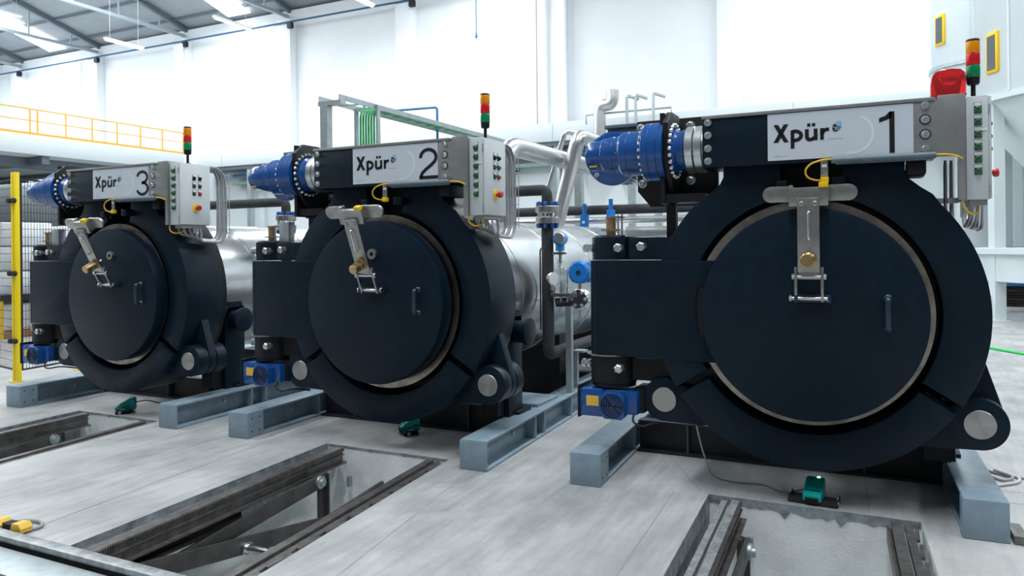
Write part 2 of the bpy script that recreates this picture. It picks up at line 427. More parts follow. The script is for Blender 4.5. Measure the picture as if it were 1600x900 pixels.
# blue pipe along the eaves, down pipes, hanging cables
bp_ = empty('eaves_pipe', (-10, 21.5, 12.18)); tag(bp_, 'thin blue pipe running along the top of the white back wall', 'pipe')
part('pipe', MB().tube([(-35.8, 0, 0.0), (30, 0, 0.0)], 0.045, 8), 'pipe_deep', bp_)
for x in COLX:
    part('bracket', lambda: MB().box(-0.12, 0.12, -0.1, 0.08, -0.30, -0.05), 'black', bp_, key='eavebr', loc=(x + 10 + 0.5, 0, 0))
for k, (x, lab) in enumerate(((-30.15, 'white rain pipe behind the third machine tower light'), (-37.9, 'white rain pipe above the mezzanine railing'), (-10.45, 'left white down pipe on the back wall beside the cable'), (-9.65, 'right white down pipe on the back wall'))):
    o = part('down_pipe', MB().tube([(0, 0, -0.74 if x < -27 else -0.07), (0, 0, 5.7)], 0.09, 12), 'wall', None, loc=(x, 21.40, 6.3)); tag(o, lab, 'pipe', 'down pipes')
o = part('wall_cable', MB().tube([(0, 0, 6.22), (0, 0, 12.1)], 0.025, 8), 'cable_grey', None, loc=(-10.9, 21.6, 0)); tag(o, 'thin dark cable running down the white back wall to the block', 'cable')
o = part('hanging_cable', MB().tube([(0, 0, 9.2), (0, 0, 13.4)], 0.018, 8).lathe([(0.02, 0), (0.05, 0.05), (0.02, 0.22)], (0, 0, 9.05)), 'pipe_blue', None, loc=(-11.6, 18.0, 0)); tag(o, 'thin blue hanging cable with a small end plug', 'cable')
# pendant lamps
def pendant(x, y, z, lab):
    t = empty('pendant_lamp', (x, y, z)); tag(t, lab, 'lamp', 'tube lamps under the roof')
    part('housing', lambda: MB().box(-0.09, 0.09, -0.95, 0.95, 0.0, 0.09, 0.02), 'tag_white', t, key='plh')
    part('tube', lambda: MB().box(-0.06, 0.06, -0.9, 0.9, -0.05, -0.001, 0.02), 'tube_light', t, key='plt')
    area('lamp_light', (x, y, z - 0.07), 0.12, 1.7, 110)
    for s in (-1, 1):
        part('suspension_wire', MB().tube([(0, s * 0.7, 0.085), (0, s * 0.7, roof_z(y + s * 0.7) - z)], 0.008, 6), 'galvanised', t)
for x, y, z, lab in ((-29.0, 17.36, 10.9, 'tube lamp hanging left of the nearer skylight strip'), (-22.0, 16.9, 10.72, 'tube lamp hanging in front of the skylight at the right'),
                     (-36.0, 16.2, 13.05, 'tube lamp hanging at the far left roof edge'), (-16.6, 17.9, 11.15, 'tube lamp at the top edge right of the roof')):
    pendant(x, y, z, lab)
for k in range(2):
    t = empty('ceiling_lamp', (-33.0, 9.5 + 7 * k, 5.0)); tag(t, ('bright tube lamp under the mezzanine behind the yellow post', 'tube lamp deeper under the mezzanine')[k], 'lamp', 'lamps under the mezzanine')
    part('housing', lambda: MB().box(-1.5, 1.5, -0.1, 0.1, 0.05, 0.12), 'roof_steel_light', t, key='clh'); part('tube', lambda: MB().box(-1.45, 1.45, -0.07, 0.07, 0.0, 0.05, 0.02), 'tube_light', t, key='clt')

# ================================================================== THE THREE MACHINES
DXS = [0.0, -3.3945, -6.795]
CX, CZ, RO, RI = 0.615, 1.28, 1.037, 0.778
GZ, GY = 2.414, 0.205
NUMW = ['first', 'second', 'third']
CFG = [dict(tilt=0.0, dx=0.02, ax=0.0, dy=0.0), dict(tilt=0.40, dx=0.0, ax=0.0, dy=-0.01), dict(tilt=0.46, dx=0.05, ax=0.05, dy=0.035)]

def jaw(side):
    if side > 0:
        p = arc(CX, CZ, RO, -32.2, 41.6, 26)
        p += [(1.345, 2.035), (1.275, 2.085), (1.218, 2.135), (1.193, 2.19), (1.193, 2.262)]
        p += [(0.834, 2.262), (0.816, 2.03)]
        p += arc(CX, CZ, RI, 75.0, -32.2, 34)
    else:
        p = arc(CX, CZ, RO, 212.2, 135.2, 26)
        p += [(-0.06, 2.055), (0.005, 2.105), (0.055, 2.15), (0.08, 2.20), (0.08, 2.262)]
        p += [(0.449, 2.262), (0.462, 2.03)]
        p += arc(CX, CZ, RI, 101.5, 212.2, 34)
    return MB().prism(p, 0.10, 0.56, 'y', bev=0.006)
def lower_jaw():
    return MB().prism(arc(CX, CZ, 1.033, -35.3, -144.7, 40) + arc(CX, CZ, 0.795, -143.6, -36.4, 40), 0.075, 0.56, 'y', bev=0.007)
def lug(side):
    c = (1.587, 0.62) if side > 0 else (-0.3635, 0.62)
    if side > 0:
        p = [(1.30, 0.80), (1.425, 0.715)] + arc(c[0], c[1], 0.158, 118, -95, 22) + [(1.32, 0.455), (1.20, 0.47), (1.15, 0.62)]
    else:
        p = [(-0.07, 0.80), (-0.185, 0.715)] + arc(c[0], c[1], 0.158, 62, 275, 22) + [(-0.10, 0.455), (0.03, 0.47), (0.08, 0.62)]
    return MB().prism(p, 0.16, 0.285, 'y', bev=0.005)
def gusset(side):
    c = (1.587, 0.62) if side > 0 else (-0.3635, 0.62)
    s = side
    poly = [(c[0] - s * 0.02, 1.02), (c[0] + s * 0.035, 1.02)]
    poly += [(c[0] + s * 0.155 * math.cos(math.radians(a)), c[1] + 0.155 * math.sin(math.radians(a))) for a in range(25, -200, -15)]
    poly += [(c[0] - s * 0.19, 0.80)]
    return MB().prism(poly, 0.296, 0.385, 'y', bev=0.004)
def ibeam(closed):
    m = MB(); L = 6.2
    m.box(-0.116, 0.116, 0, L, 0.0, 0.02, 0.004).box(-0.116, 0.116, 0, L, 0.217, 0.237, 0.006).box(-0.010, 0.010, 0, L, 0.02, 0.217)
    m.box(-0.116, 0.116, -0.004, 0.014, 0.0, 0.237, 0.008)
    return m
def gear_body():
    pr = [(0.010, -0.969), (0.018, -0.962), (0.018, -0.944), (0.075, -0.944), (0.100, -0.934), (0.112, -0.915), (0.112, -0.842), (0.118, -0.838), (0.118, -0.825), (0.127, -0.815), (0.127, -0.790), (0.131, -0.786), (0.131, -0.768),
          (0.136, -0.764), (0.136, -0.742), (0.132, -0.738), (0.132, -0.700), (0.140, -0.697), (0.152, -0.688), (0.163, -0.674), (0.163, -0.632), (0.160, -0.629), (0.163, -0.626), (0.163, -0.545), (0.172, -0.540), (0.186, -0.530), (0.186, -0.516),
          (0.208, -0.514), (0.2125, -0.508), (0.2125, -0.470), (0.209, -0.467), (0.2125, -0.464), (0.2125, -0.412), (0.209, -0.409), (0.2125, -0.406), (0.2125, -0.367)]
    pr = [(r, x + 0.0 + 0.041 * (x + 0.969) / 0.6) for r, x in pr]
    return MB().lathe(pr, (0, GY, GZ), (1, 0, 0), 48)
def gear_hub():
    return MB().lathe([(0.158, -0.285), (0.158, -0.255), (0.140, -0.238), (0.140, -0.215), (0.150, -0.210), (0.150, -0.190), (0.10, -0.186), (0.10, -0.04)], (0, GY, GZ), (1, 0, 0), 40)
def octa():
    return MB().prism([(0.035, 2.335), (0.035, 2.600), (0.15, 2.690), (0.36, 2.690), (0.465, 2.60), (0.465, 2.05), (0.235, 2.05)], -0.325, -0.285, 'x', bev=0.003)
def bolt_circle(x, r, n, d, br=0.014, h=0.018, a0=0.0):
    m = MB()
    for i in range(n):
        a = a0 + 2 * PI * i / n
        m.bolt((x, GY + r * math.cos(a), GZ + r * math.sin(a)), (d, 0, 0), br, h, False)
    return m
def hexbolt(): return MB().bolt((0, 0, 0), (0, -1, 0), 0.0195, 0.020)
def stud():
    return MB().cyl((0, 0.02, 0), (0, -0.075, 0), 0.017, seg=10).lathe([(0.032, -0.002), (0.032, 0.024)], (0, 0, 0), (0, -1, 0), 6).lathe([(0.033, 0.036), (0.033, 0.064), (0.025, 0.070)], (0, 0, 0), (0, -1, 0), 6)

SX0, SX1, SZ0, SZ1 = 0.389, 1.239, 2.283, 2.588
def S(u, v): return (SX0 + (SX1 - SX0) * u, SZ1 - (SZ1 - SZ0) * v)
def word():
    m = MB(); y0, y1 = -0.0075, -0.006
    # X
    def bar(a, b, c, d): m.prism([S(*a), S(*b), S(*c), S(*d)], y0, y1)
    bar((0.043, 0.235), (0.077, 0.235), (0.154, 0.62), (0.120, 0.62)); bar((0.119, 0.235), (0.153, 0.235), (0.077, 0.62), (0.042, 0.62))
    # p
    bar((0.168, 0.372), (0.195, 0.372), (0.195, 0.765), (0.168, 0.765))
    stroke(m, [S(0.197 + 0.047 * math.cos(a), 0.495 - 0.098 * math.sin(a)) for a in [math.radians(t) for t in range(105, -106, -15)]], 0.0235, y0, y1)
    # u with dots
    stroke(m, [S(0.2845, 0.372), S(0.2845, 0.53), S(0.288, 0.57), S(0.297, 0.592), S(0.31, 0.597), S(0.326, 0.585), S(0.340, 0.555)], 0.0235, y0, y1)
    bar((0.333, 0.372), (0.3605, 0.372), (0.3605, 0.615), (0.333, 0.615))
    bar((0.287, 0.252), (0.310, 0.252), (0.310, 0.322), (0.287, 0.322)); bar((0.321, 0.252), (0.344, 0.252), (0.344, 0.322), (0.321, 0.322))
    # r
    bar((0.378, 0.372), (0.404, 0.372), (0.404, 0.615), (0.378, 0.615))
    stroke(m, [S(0.391, 0.50), S(0.397, 0.455), S(0.408, 0.42), S(0.422, 0.406), S(0.441, 0.405)], 0.0225, y0, y1)
    return m
def digit(n):
    m = MB(); y0, y1 = -0.0075, -0.006; wd = 0.0285
    if n == 1:
        m.prism([S(0.845, 0.135), S(0.879, 0.135), S(0.879, 0.972), S(0.845, 0.972)], y0, y1)
        m.prism([S(0.847, 0.135), S(0.862, 0.135), S(0.862, 0.25), S(0.838, 0.29), S(0.778, 0.345), S(0.778, 0.255), S(0.82, 0.215)], y0, y1)
    elif n == 2:
        # open bow, diagonal and foot; the foot runs out to the panel edge
        pts = [S(0.808, 0.40)] + [S(0.895 + 0.087 * math.cos(math.radians(t)), 0.385 - 0.205 * math.sin(math.radians(t))) for t in range(175, -40, -15)]
        pts += [S(0.93, 0.59), S(0.87, 0.70), S(0.825, 0.80), S(0.808, 0.915)]
        stroke(m, pts, wd, y0, y1)
        m.prism([S(0.792, 0.875), S(1.0, 0.875), S(1.0, 0.965), S(0.792, 0.965)], y0, y1)
    else:
        up = [S(0.895 + 0.086 * math.cos(math.radians(t)), 0.365 - 0.185 * math.sin(math.radians(t))) for t in range(170, -80, -15)]
        lo = [S(0.895 + 0.092 * math.cos(math.radians(t)), 0.735 - 0.195 * math.sin(math.radians(t))) for t in range(75, -175, -15)]
        stroke(m, up + [S(0.885, 0.545)], wd, y0, y1); stroke(m, [S(0.885, 0.545)] + lo, wd, y0, y1)
    return m
def pale_arc():
    return stroke(MB(), arc(SX0 + 0.508, SZ1 - 0.165, 0.119, 66, -106, 22), 0.017, -0.0072, -0.006)
def leaf(kind):
    m = MB(); y0, y1 = -0.0075, -0.006
    c = Vector(S(0.495, 0.357)); a = 0.62
    def Q(u, v):   # leaf frame: u across, v along
        x = u * 0.027; z = v * 0.042
        return (c.x + x * math.cos(a) + z * math.sin(a) * 0.75, c.y - x * math.sin(a) * 0.6 + z * math.cos(a))
    rim = lambda t: math.sin(PI * min(1, max(0, t))) ** 0.7
    segs = {'dark': [(-1, 0.00, 0.36), (1, 0.02, 0.26), (-1, 0.40, 0.62)], 'blue': [(1, 0.30, 0.60)], 'light': [(-1, 0.66, 1.0), (1, 0.64, 1.0)]}[kind]
    for s, t0, t1 in segs:
        n = 6; out = []
        for i in range(n + 1):
            t = t0 + (t1 - t0) * i / n
            out.append(Q(s * (0.08 + 0.95 * rim(t)), -1 + 2 * t))
        inn = [Q(s * 0.07, -1 + 2 * (t0 + (t1 - t0) * max(0, i / n - 0.12))) for i in range(n + 1)]
        m.prism(out + list(reversed(inn)), y0, y1)
    return m
def text_mesh(txt, size, x, z, name):
    cu = bpy.data.curves.new(name, 'FONT'); cu.body = txt; cu.size = size; cu.resolution_u = 2
    ob = bpy.data.objects.new(name, cu); COL.objects.link(ob)
    dg = bpy.context.evaluated_depsgraph_get(); dg.update()
    me = bpy.data.meshes.new_from_object(ob.evaluated_get(dg)); bpy.data.objects.remove(ob)
    me.transform(Matrix.Translation((x, -0.0066, z)) @ Matrix.Rotation(PI / 2, 4, 'X'))
    return me
_, _ = 0, 0
TXT_BY = text_mesh('by Amorim Cork', 0.0125, S(0.432, 0)[0], S(0, 0.625)[1], 'caption')
TXT_ID = text_mesh('CAR 90000 11 REV.', 0.0105, S(0.042, 0)[0], S(0, 0.925)[1], 'caption')

def build_machine(i):
    cfg = CFG[i]
    t = empty('autoclave', (DXS[i], 0, 0))
    tag(t, ['nearest dark navy autoclave with closed door latch, number 1 on its panel', 'middle dark navy autoclave with swung-out latch, number 2 on its panel', 'farthest dark navy autoclave at the left, number 3 on its panel'][i], 'autoclave', 'row of autoclaves')
    P = lambda name, b, m, key, par=t, **k: part(name, b, m, par, key=key, **k)
    # --- base frame
    for s, bx, rz in ((-1, -0.884, 0.042), (1, 1.59, 0.042)):
        bo = P('base_beam', lambda: ibeam(0), 'beam_grey', 'ibeam', loc=(bx, -0.093, 0), rot=(0, 0, rz), label='grey painted steel beam on the floor')
        sx = 0.116 if s < 0 else -0.116; ln = 0.205 if s < 0 else 0.115
        part('side_plate', MB().box(sx - 0.006, sx + 0.001 if s < 0 else sx + 0.006, 0.0, ln, 0.012, 0.228, 0.003), 'beam_grey', bo)
        if s < 0:
            for (py, pz) in ((0.05, 0.06), (0.15, 0.06), (0.05, 0.18), (0.15, 0.18)):
                part('plate_hole', lambda: MB().cyl((0, 0, 0), (0.0015, 0, 0), 0.008, seg=12), 'black', bo, key='plate_hole', loc=(0.1168, py, pz))
        for k, py in enumerate((0.78, 1.0, 1.75, 2.6, 3.4, 4.3)):
            part('stiffener', lambda: MB().box(-0.112, 0.112, -0.008, 0.008, 0.02, 0.217), 'beam_grey', bo, key='stiff', loc=(0, py + 0.25, 0))
        part('web_bolt', lambda: MB().bolt((0, 0, 0), (1, 0, 0), 0.02, 0.02), 'galvanised', bo, key='webbolt', loc=(0.011, 0.72, 0.13))
    for y in (1.06, 3.2, 5.4):
        xo = -0.042 * y
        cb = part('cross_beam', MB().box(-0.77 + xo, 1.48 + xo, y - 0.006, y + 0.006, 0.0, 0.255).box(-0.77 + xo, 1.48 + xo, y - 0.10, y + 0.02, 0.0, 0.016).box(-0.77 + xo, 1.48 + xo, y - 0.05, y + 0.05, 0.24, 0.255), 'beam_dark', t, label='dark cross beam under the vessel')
        for k in range(3):
            part('stiffener', lambda: MB().box(-0.006, 0.006, -0.06, -0.006, 0.016, 0.24), 'beam_web', cb, key='cstiff', loc=(-0.35 + 0.66 * k + xo, y, 0))
    # --- vessel
    v = P('vessel', lambda: MB().lathe([(0.70, 0.60), (0.735, 0.62), (0.735, 6.3), (0.70, 6.55), (0.55, 6.75), (0.30, 6.87), (0.02, 6.9)], (CX, 0, CZ), (0, 1, 0), 96), 'aluminium', 'vessel', label='aluminium clad pressure vessel')
    for k, y in enumerate((1.35, 2.35, 3.35, 4.35, 5.35)):
        P('cladding_band', lambda: MB().lathe([(0.735, 0), (0.739, 0.002), (0.739, 0.034), (0.735, 0.036)], (CX, 0, CZ), (0, 1, 0), 96, cap=False), 'aluminium', 'band', par=v, loc=(0, y, 0))
    for y in (2.9, 5.2):
        P('vessel_saddle', lambda: MB().box(0.15, 1.08, 0.0, 0.2, 0.018, 0.72), 'black', 'saddle', loc=(0, y, 0))
    # --- ring body
    P('back_flange', lambda: MB().ring((CX, CZ), 0.70, 1.0, 0.565, 0.64), 'black', 'bflange')
    P('ring_jaw', lambda: jaw(1), 'navy', 'jawR', label='right half of the navy locking ring')
    P('ring_jaw', lambda: jaw(-1), 'navy', 'jawL', label='left half of the navy locking ring')
    P('lower_jaw', lower_jaw, 'navy', 'jawD', label='lower segment of the navy locking ring')
    P('slot_shade_plate', lambda: MB().box(0.44, 0.845, 0.33, 0.36, 1.99, 2.262).box(0.50, 0.53, 0.10, 0.33, 2.08, 2.15), 'black', 'slotp')  # black plate added as the darkness behind the neck slot, plus small block
    P('ring_bracket', lambda: MB().box(0.775, 0.855, 0.03, 0.10, 2.095, 2.165, 0.006), 'navy', 'rbr')
    P('ring_bracket', lambda: MB().box(0.435, 0.500, 0.04, 0.10, 2.095, 2.155, 0.006), 'navy', 'rbl')
    P('seal_flange', lambda: MB().ring((CX, CZ), 0.655, 0.742, 0.115, 0.56), 'worn_steel', 'seal', label='bare steel sealing flange round the door')
    P('inner_sleeve', lambda: MB().ring((CX, CZ), 0.744, 0.772, 0.30, 0.56), 'black', 'sleeve')
    P('vessel_mouth', lambda: MB().cyl((CX, 0.18, CZ), (CX, 0.5, CZ), 0.66, seg=64), 'black', 'mouth')
    for s in (1, -1):
        P('pin_lug', lambda: lug(s), 'navy', 'lug%d' % s)
        P('pin_gusset', lambda: gusset(s), 'navy', 'gus%d' % s)
        px = 1.587 if s > 0 else -0.3635
        P('rear_lug', lambda: MB().cyl((0, 0.395, 0), (0, 0.52, 0), 0.158, seg=40, ch=0.005), 'navy', 'rearlug', loc=(px, 0, 0.62))
        P('pin', lambda: MB().cyl((0, 0.150, 0), (0, 0.39, 0), 0.089, seg=48, ch=0.003).cyl((0, 0.149, 0), (0, 0.152, 0), 0.006, seg=10), 'brushed_disc', 'pin', loc=(px, 0, 0.62), label='brushed steel hinge pin end')
    # side trunnion on the right
    P('trunnion', lambda: MB().cyl((1.28, 0.84, 0.98), (1.62, 0.84, 0.98), 0.100, seg=32).lathe([(0.100, 0), (0.128, 0.01), (0.128, 0.034), (0.118, 0.038)], (1.62, 0.84, 0.98), (1, 0, 0), 40).box(1.30, 1.50, 0.72, 1.0, 0.22, 1.12, 0.01).prism([(0.70, 1.0), (1.02, 1.0), (0.95, 1.17), (0.80, 1.17)], 1.30, 1.50, 'x'), 'navy', 'trun')
    P('pad_plate', lambda: MB().box(1.18, 1.56, 1.20, 1.70, 0.238, 0.264, 0.003), 'beam_grey', 'pad')
    P('pad_shim', lambda: MB().box(1.36, 1.54, 0.84, 1.10, 0.238, 0.262, 0.003), 'black', 'padsh')
    P('ring_support', lambda: MB().box(1.30, 1.46, 0.58, 0.70, 0.265, 0.70), 'black', 'rsup')
    # --- door
    dxy = (cfg['dx'], cfg['dy'], 0)
    dr = P('door', lambda: MB().lathe([(0.68, 0.10), (0.685, 0.095), (0.685, -0.0405), (0.682, -0.0475), (0.6755, -0.050)], (CX, 0, CZ), (0, 1, 0), 128), 'navy', 'door', loc=dxy, label='round navy door')
    P('door_handle', lambda: MB().tube([(1.07, -0.05, 1.395), (1.07, -0.105, 1.395), (1.07, -0.105, 1.205), (1.07, -0.05, 1.205)], 0.0165, 12, 0.03).lathe([(0.026, 0), (0.020, 0.012), (0.013, 0.016)], (1.07, -0.05, 1.395), (0, -1, 0), 16).lathe([(0.026, 0), (0.020, 0.012), (0.013, 0.016)], (1.07, -0.05, 1.205), (0, -1, 0), 16), 'navy_gloss', 'dhandle', par=dr)
    P('door_boss', lambda: MB().ring((0.632, 1.687), 0.016, 0.044, -0.075, -0.05, 32), 'steel', 'boss', par=dr, label='round steel washer on the door')
    P('boss_bore', lambda: MB().cyl((0.632, -0.056, 1.687), (0.632, -0.048, 1.687), 0.018, seg=20), 'black', 'bore', par=dr)
    P('latch_base', lambda: MB().box(0.545, 0.745, -0.085, -0.05, 1.362, 1.412, 0.004).box(0.535, 0.556, -0.135, -0.05, 1.362, 1.412, 0.004).box(0.732, 0.752, -0.135, -0.05, 1.362, 1.412, 0.004), 'navy_gloss', 'lbase', par=dr)
    # --- latch arm, origin at its pivot
    la = part('latch_arm', lambda: MB().box(-0.066, 0.066, -0.022, 0.0, 0.165, 0.637, 0.004).box(-0.066, 0.066, -0.004, 0.010, 0.12, 0.19, 0.003), 'steel', t, key='larm', loc=(0.644 + cfg['ax'], -0.112 + cfg['dy'], 1.388), rot=(cfg['tilt'], 0, 0), label='stainless steel latch arm')
    P('latch_head', lambda: MB().box(-0.117, 0.117, 0.001, 0.022, 0.585, 0.705, 0.003).box(-0.117, 0.117, 0.022, 0.050, 0.675, 0.705, 0.003).box(-0.117, -0.092, 0.022, 0.085, 0.60, 0.722, 0.003).box(0.092, 0.117, 0.022, 0.085, 0.60, 0.722, 0.003), 'steel', 'lhead', par=la)
    P('latch_wing', lambda: MB().prism(arc(-0.232, 0.668, 0.052, 90, 270, 12) + [(-0.10, 0.616), (-0.10, 0.720)], 0.055, 0.080, 'y', bev=0.003), 'steel', 'lwingL', par=la)
    P('latch_wing', lambda: MB().prism(arc(0.232, 0.668, 0.052, -90, 90, 12) + [(0.10, 0.720), (0.10, 0.616)], 0.055, 0.080, 'y', bev=0.003), 'steel', 'lwingR', par=la)
    P('latch_rod', lambda: MB().tube([(0.004, -0.02, 0.55), (0.004, -0.05, 0.55), (0.004, -0.05, 0.37), (0.004, -0.02, 0.37)], 0.0075, 10, 0.02), 'bright_steel', 'lrod', par=la)
    for sx in (-0.040, 0.040):
        P('latch_screw', lambda: MB().lathe([(0.017, 0), (0.017, 0.006), (0.010, 0.010)], (0, 0, 0), (0, -1, 0), 16), 'steel', 'lscrew', par=la, loc=(sx, -0.021, 0.598))
    P('latch_knob', lambda: MB().lathe([(0.052, 0.0), (0.052, 0.012), (0.044, 0.014), (0.044, 0.055), (0.040, 0.058), (0.038, 0.120), (0.034, 0.125)], (0, -0.02, 0.247), (0, -1, 0), 32), 'brass', 'lknob', par=la, label='brass locking knob')
    P('latch_stud', lambda: MB().cyl((0, 0.0, 0.247), (0, 0.055, 0.247), 0.02, seg=14), 'bright_steel', 'lstud', par=la)
    for sx in (-0.078, 0.078):
        P('latch_link', lambda: MB().box(-0.009, 0.009, -0.018, 0.018, -0.02, 0.20, 0.004), 'steel', 'llink', par=la, loc=(sx, -0.004, 0))
    P('latch_pin', lambda: MB().cyl((-0.095, 0, 0), (0.095, 0, 0), 0.012, seg=14).lathe([(0.02, 0), (0.02, 0.014)], (0.088, 0, 0), (1, 0, 0), 8).lathe([(0.02, 0), (0.02, 0.014)], (-0.088, 0, 0), (-1, 0, 0), 8), 'bright_steel', 'lpin1', par=la, loc=(0, -0.004, 0.137))
    P('latch_pin', lambda: MB().cyl((-0.11, 0, 0), (0.11, 0, 0), 0.012, seg=14).lathe([(0.022, 0), (0.022, 0.014)], (0.105, 0, 0), (1, 0, 0), 8).lathe([(0.022, 0), (0.022, 0.014)], (-0.105, 0, 0), (-1, 0, 0), 8), 'bright_steel', 'lpin2', par=la)
    P('latch_magnet', lambda: MB().box(0.062, 0.117, -0.012, 0.035, 0.701, 0.735, 0.003), 'yellow', 'lmag', par=la, label='yellow switch target')
    # --- hinge at the left
    def hplate():
        c = (CX + 0.02, CZ); p = [(-0.838, 1.625), (-0.838, 0.927)]
        a0 = math.degrees(math.acos((0.927 - c[1]) / 0.70)); 
        R1, R2 = 0.702, 0.748
        def left(z, R): return c[0] - math.sqrt(R * R - (z - c[1]) ** 2)
        zs = [0.915 + (1.10 - 0.915) * k / 6 for k in range(7)]; p += [(left(z, R1), z) for z in zs]
        zs = [1.10 + 0.347 * k / 10 for k in range(11)]; p += [(left(z, R2), z) for z in zs]
        zs = [1.447 + (1.625 - 1.447) * k / 6 for k in range(7)]; p += [(left(z, R1), z) for z in zs]
        return MB().prism(p, 0.09, 0.30, 'y', bev=0.007).cyl((-0.838, 0.170, 0.9271), (-0.838, 0.170, 1.6249), 0.0795, seg=32)
    P('hinge_arm', hplate, 'navy', 'hplate', label='broad navy hinge arm')
    P('slot_shade_strip', lambda: MB().prism([(CX + 0.02 - math.sqrt(0.758 ** 2 - (z - CZ) ** 2), z) for z in [1.09 + 0.0365 * k for k in range(11)]] + [(CX + 0.02 - math.sqrt(0.675 ** 2 - (z - CZ) ** 2), z) for z in [1.455 - 0.0365 * k for k in range(11)]], 0.098, 0.112, 'y'), 'black', 'sshade')  # black strip added so the gap between arm and door is dark
    P('hinge_block', lambda: MB().cyl((-0.765, 0.27, 1.632), (-0.765, 0.27, 1.802), 0.168, seg=48, ch=0.003).box(-0.61, -0.10, 0.13, 0.42, 1.632, 1.795, 0.004), 'navy', 'hblock')
    P('hinge_barrel', lambda: MB().cyl((-0.775, 0.26, 0.715), (-0.775, 0.26, 0.922), 0.172, seg=48).cyl((-0.775, 0.26, 0.688), (-0.775, 0.26, 0.712), 0.166, seg=48).box(-0.61, 0.05, 0.2, 0.42, 0.74, 0.90), 'black', 'hbarrel')
    P('hinge_washer', lambda: MB().cyl((-0.80, 0.235, 0.920), (-0.80, 0.235, 0.929), 0.172, seg=48), 'steel', 'hwash')
    P('hinge_cap', lambda: MB().cyl((-0.79, 0.27, 1.802), (-0.79, 0.27, 1.815), 0.13, seg=32), 'worn_steel', 'hcap')
    P('indicator_spool', lambda: MB().cyl((-0.79, 0.27, 1.815), (-0.79, 0.27, 1.945), 0.038, seg=24), 'bronze', 'spool')
    P('spool_disc', lambda: MB().cyl((-0.76, 0.28, 1.945), (-0.76, 0.28, 1.957), 0.075, seg=28), 'steel', 'sdisc', label='steel disc of the position indicator')
    P('spool_disc', lambda: MB().cyl((-0.79, 0.28, 1.848), (-0.79, 0.28, 1.860), 0.082, seg=28), 'steel', 'sdisc2')
    P('spool_rods', lambda: MB().cyl((-0.71, 0.29, 1.815), (-0.71, 0.29, 1.975), 0.008, seg=8).cyl((-0.725, 0.24, 1.815), (-0.725, 0.24, 1.965), 0.008, seg=8), 'bright_steel', 'srods')
    if i != 0:
        P('sensor_block', lambda: MB().box(-0.66, -0.54, 0.22, 0.30, 1.80, 1.99, 0.004), 'galvanised', 'sblock')
    for (bx, bz, rot) in ((-0.668, 1.72, 0), (-0.50, 1.728, 0), (-0.672, 0.838, 0), (-0.925, 1.72, -PI / 2), (-0.945, 0.843, -PI / 2)):
        yy = 0.12 if rot == 0 and bx > -0.6 else (0.105 if rot == 0 else 0.22)
        P('adjuster_bolt', stud, 'zinc', 'stud', loc=(bx, yy, bz), rot=(0, 0, rot))
    # hinge motor
    hm = P('hinge_motor', lambda: MB().box(-0.978, -0.80, 0.06, 0.30, 0.474, 0.676, 0.008).box(-0.80, -0.545, 0.09, 0.38, 0.500, 0.668, 0.012), 'drive_blue', 'hmotor', label='blue hinge gear motor')
    P('fan_cover', lambda: MB().prism([(x, z) for x, z in ((-0.800, 0.50), (-0.775, 0.472), (-0.645, 0.472), (-0.618, 0.50), (-0.618, 0.64), (-0.645, 0.672), (-0.775, 0.672), (-0.800, 0.64))], 0.01, 0.12, 'y', bev=0.014), 'drive_blue', 'fanc', par=hm)
    def grille():
        m = MB()
        for r in (0.025, 0.044, 0.062, 0.080): m.ring((-0.709, 0.572), r, r + 0.0065, 0.006, 0.012, 36)
        for a in range(2):
            m.box(-0.08, 0.08, 0.005, 0.011, -0.003, 0.003, M=Matrix.Translation((-0.709, 0, 0.572)) @ Matrix.Rotation(a * PI / 4, 4, 'Y'))
        return m
    P('fan_grille', grille, 'black', 'grille', par=hm)
    P('rating_plate', lambda: MB().box(-0.925, -0.828, 0.056, 0.060, 0.553, 0.627), 'tag_yellow', 'rplate', par=hm, label='yellow rating plate')
    P('motor_flange', lambda: MB().box(-0.992, -0.977, 0.05, 0.33, 0.462, 0.70, 0.003), 'black', 'mflange', par=hm)
    P('gear_casing', lambda: MB().box(-0.60, -0.51, 0.16, 0.40, 0.50, 0.69, 0.02), 'black', 'gcase', par=hm)
    P('motor_cable', lambda: MB().tube([(-0.56, 0.12, 0.55), (-0.58, 0.06, 0.46), (-0.50, 0.05, 0.43), (-0.43, 0.15, 0.45), (-0.42, 0.35, 0.40)], 0.008, 8, 0.06), 'rubber', 'mcable', par=hm)
    # --- top beam
    tb = P('top_beam', lambda: MB().box(-0.04, 1.36, 0.0, 0.36, 2.262, 2.592, 0.003), 'navy', 'tbeam')
    P('beam_cap', lambda: MB().box(-0.042, 1.353, -0.012, 0.37, 2.5925, 2.614, 0.002), 'steel_plate', 'tcap', par=tb)
    P('end_plate', lambda: MB().prism([(1.239, 2.252), (1.474, 2.252), (1.474, 1.988), (1.513, 1.988), (1.513, 2.622), (1.37, 2.622), (1.37, 2.592), (1.239, 2.592)], -0.004, 0.012, 'y', bev=0.003).box(1.497, 1.513, 0.012, 0.38, 1.988, 2.622, 0.002).box(1.37, 1.50, 0.012, 0.37, 2.606, 2.622), 'steel_plate', 'eplate', par=tb, label='bare steel end plate')
    for bx in (-0.002, 1.302):
        for bz in (2.568, 2.482, 2.392, 2.306):
            P('beam_bolt', hexbolt, 'zinc', 'hexb', par=tb, loc=(bx, 0.0 if bx < 1 else -0.005, bz))
            if bx > 1 and 2.35 < bz < 2.5:
                P('bolt_recess', lambda: MB().cyl((0, 0, 0), (0, -0.0015, 0), 0.032, seg=24), 'black', 'brec', par=tb, loc=(bx, -0.004, bz))
    P('cable_duct', lambda: MB().cyl((0.775, -0.022, 2.262), (1.357, -0.022, 2.262), 0.020, seg=16).box(0.80, 1.34, -0.03, 0.005, 2.236, 2.246), 'beam_web', 'duct', par=tb)
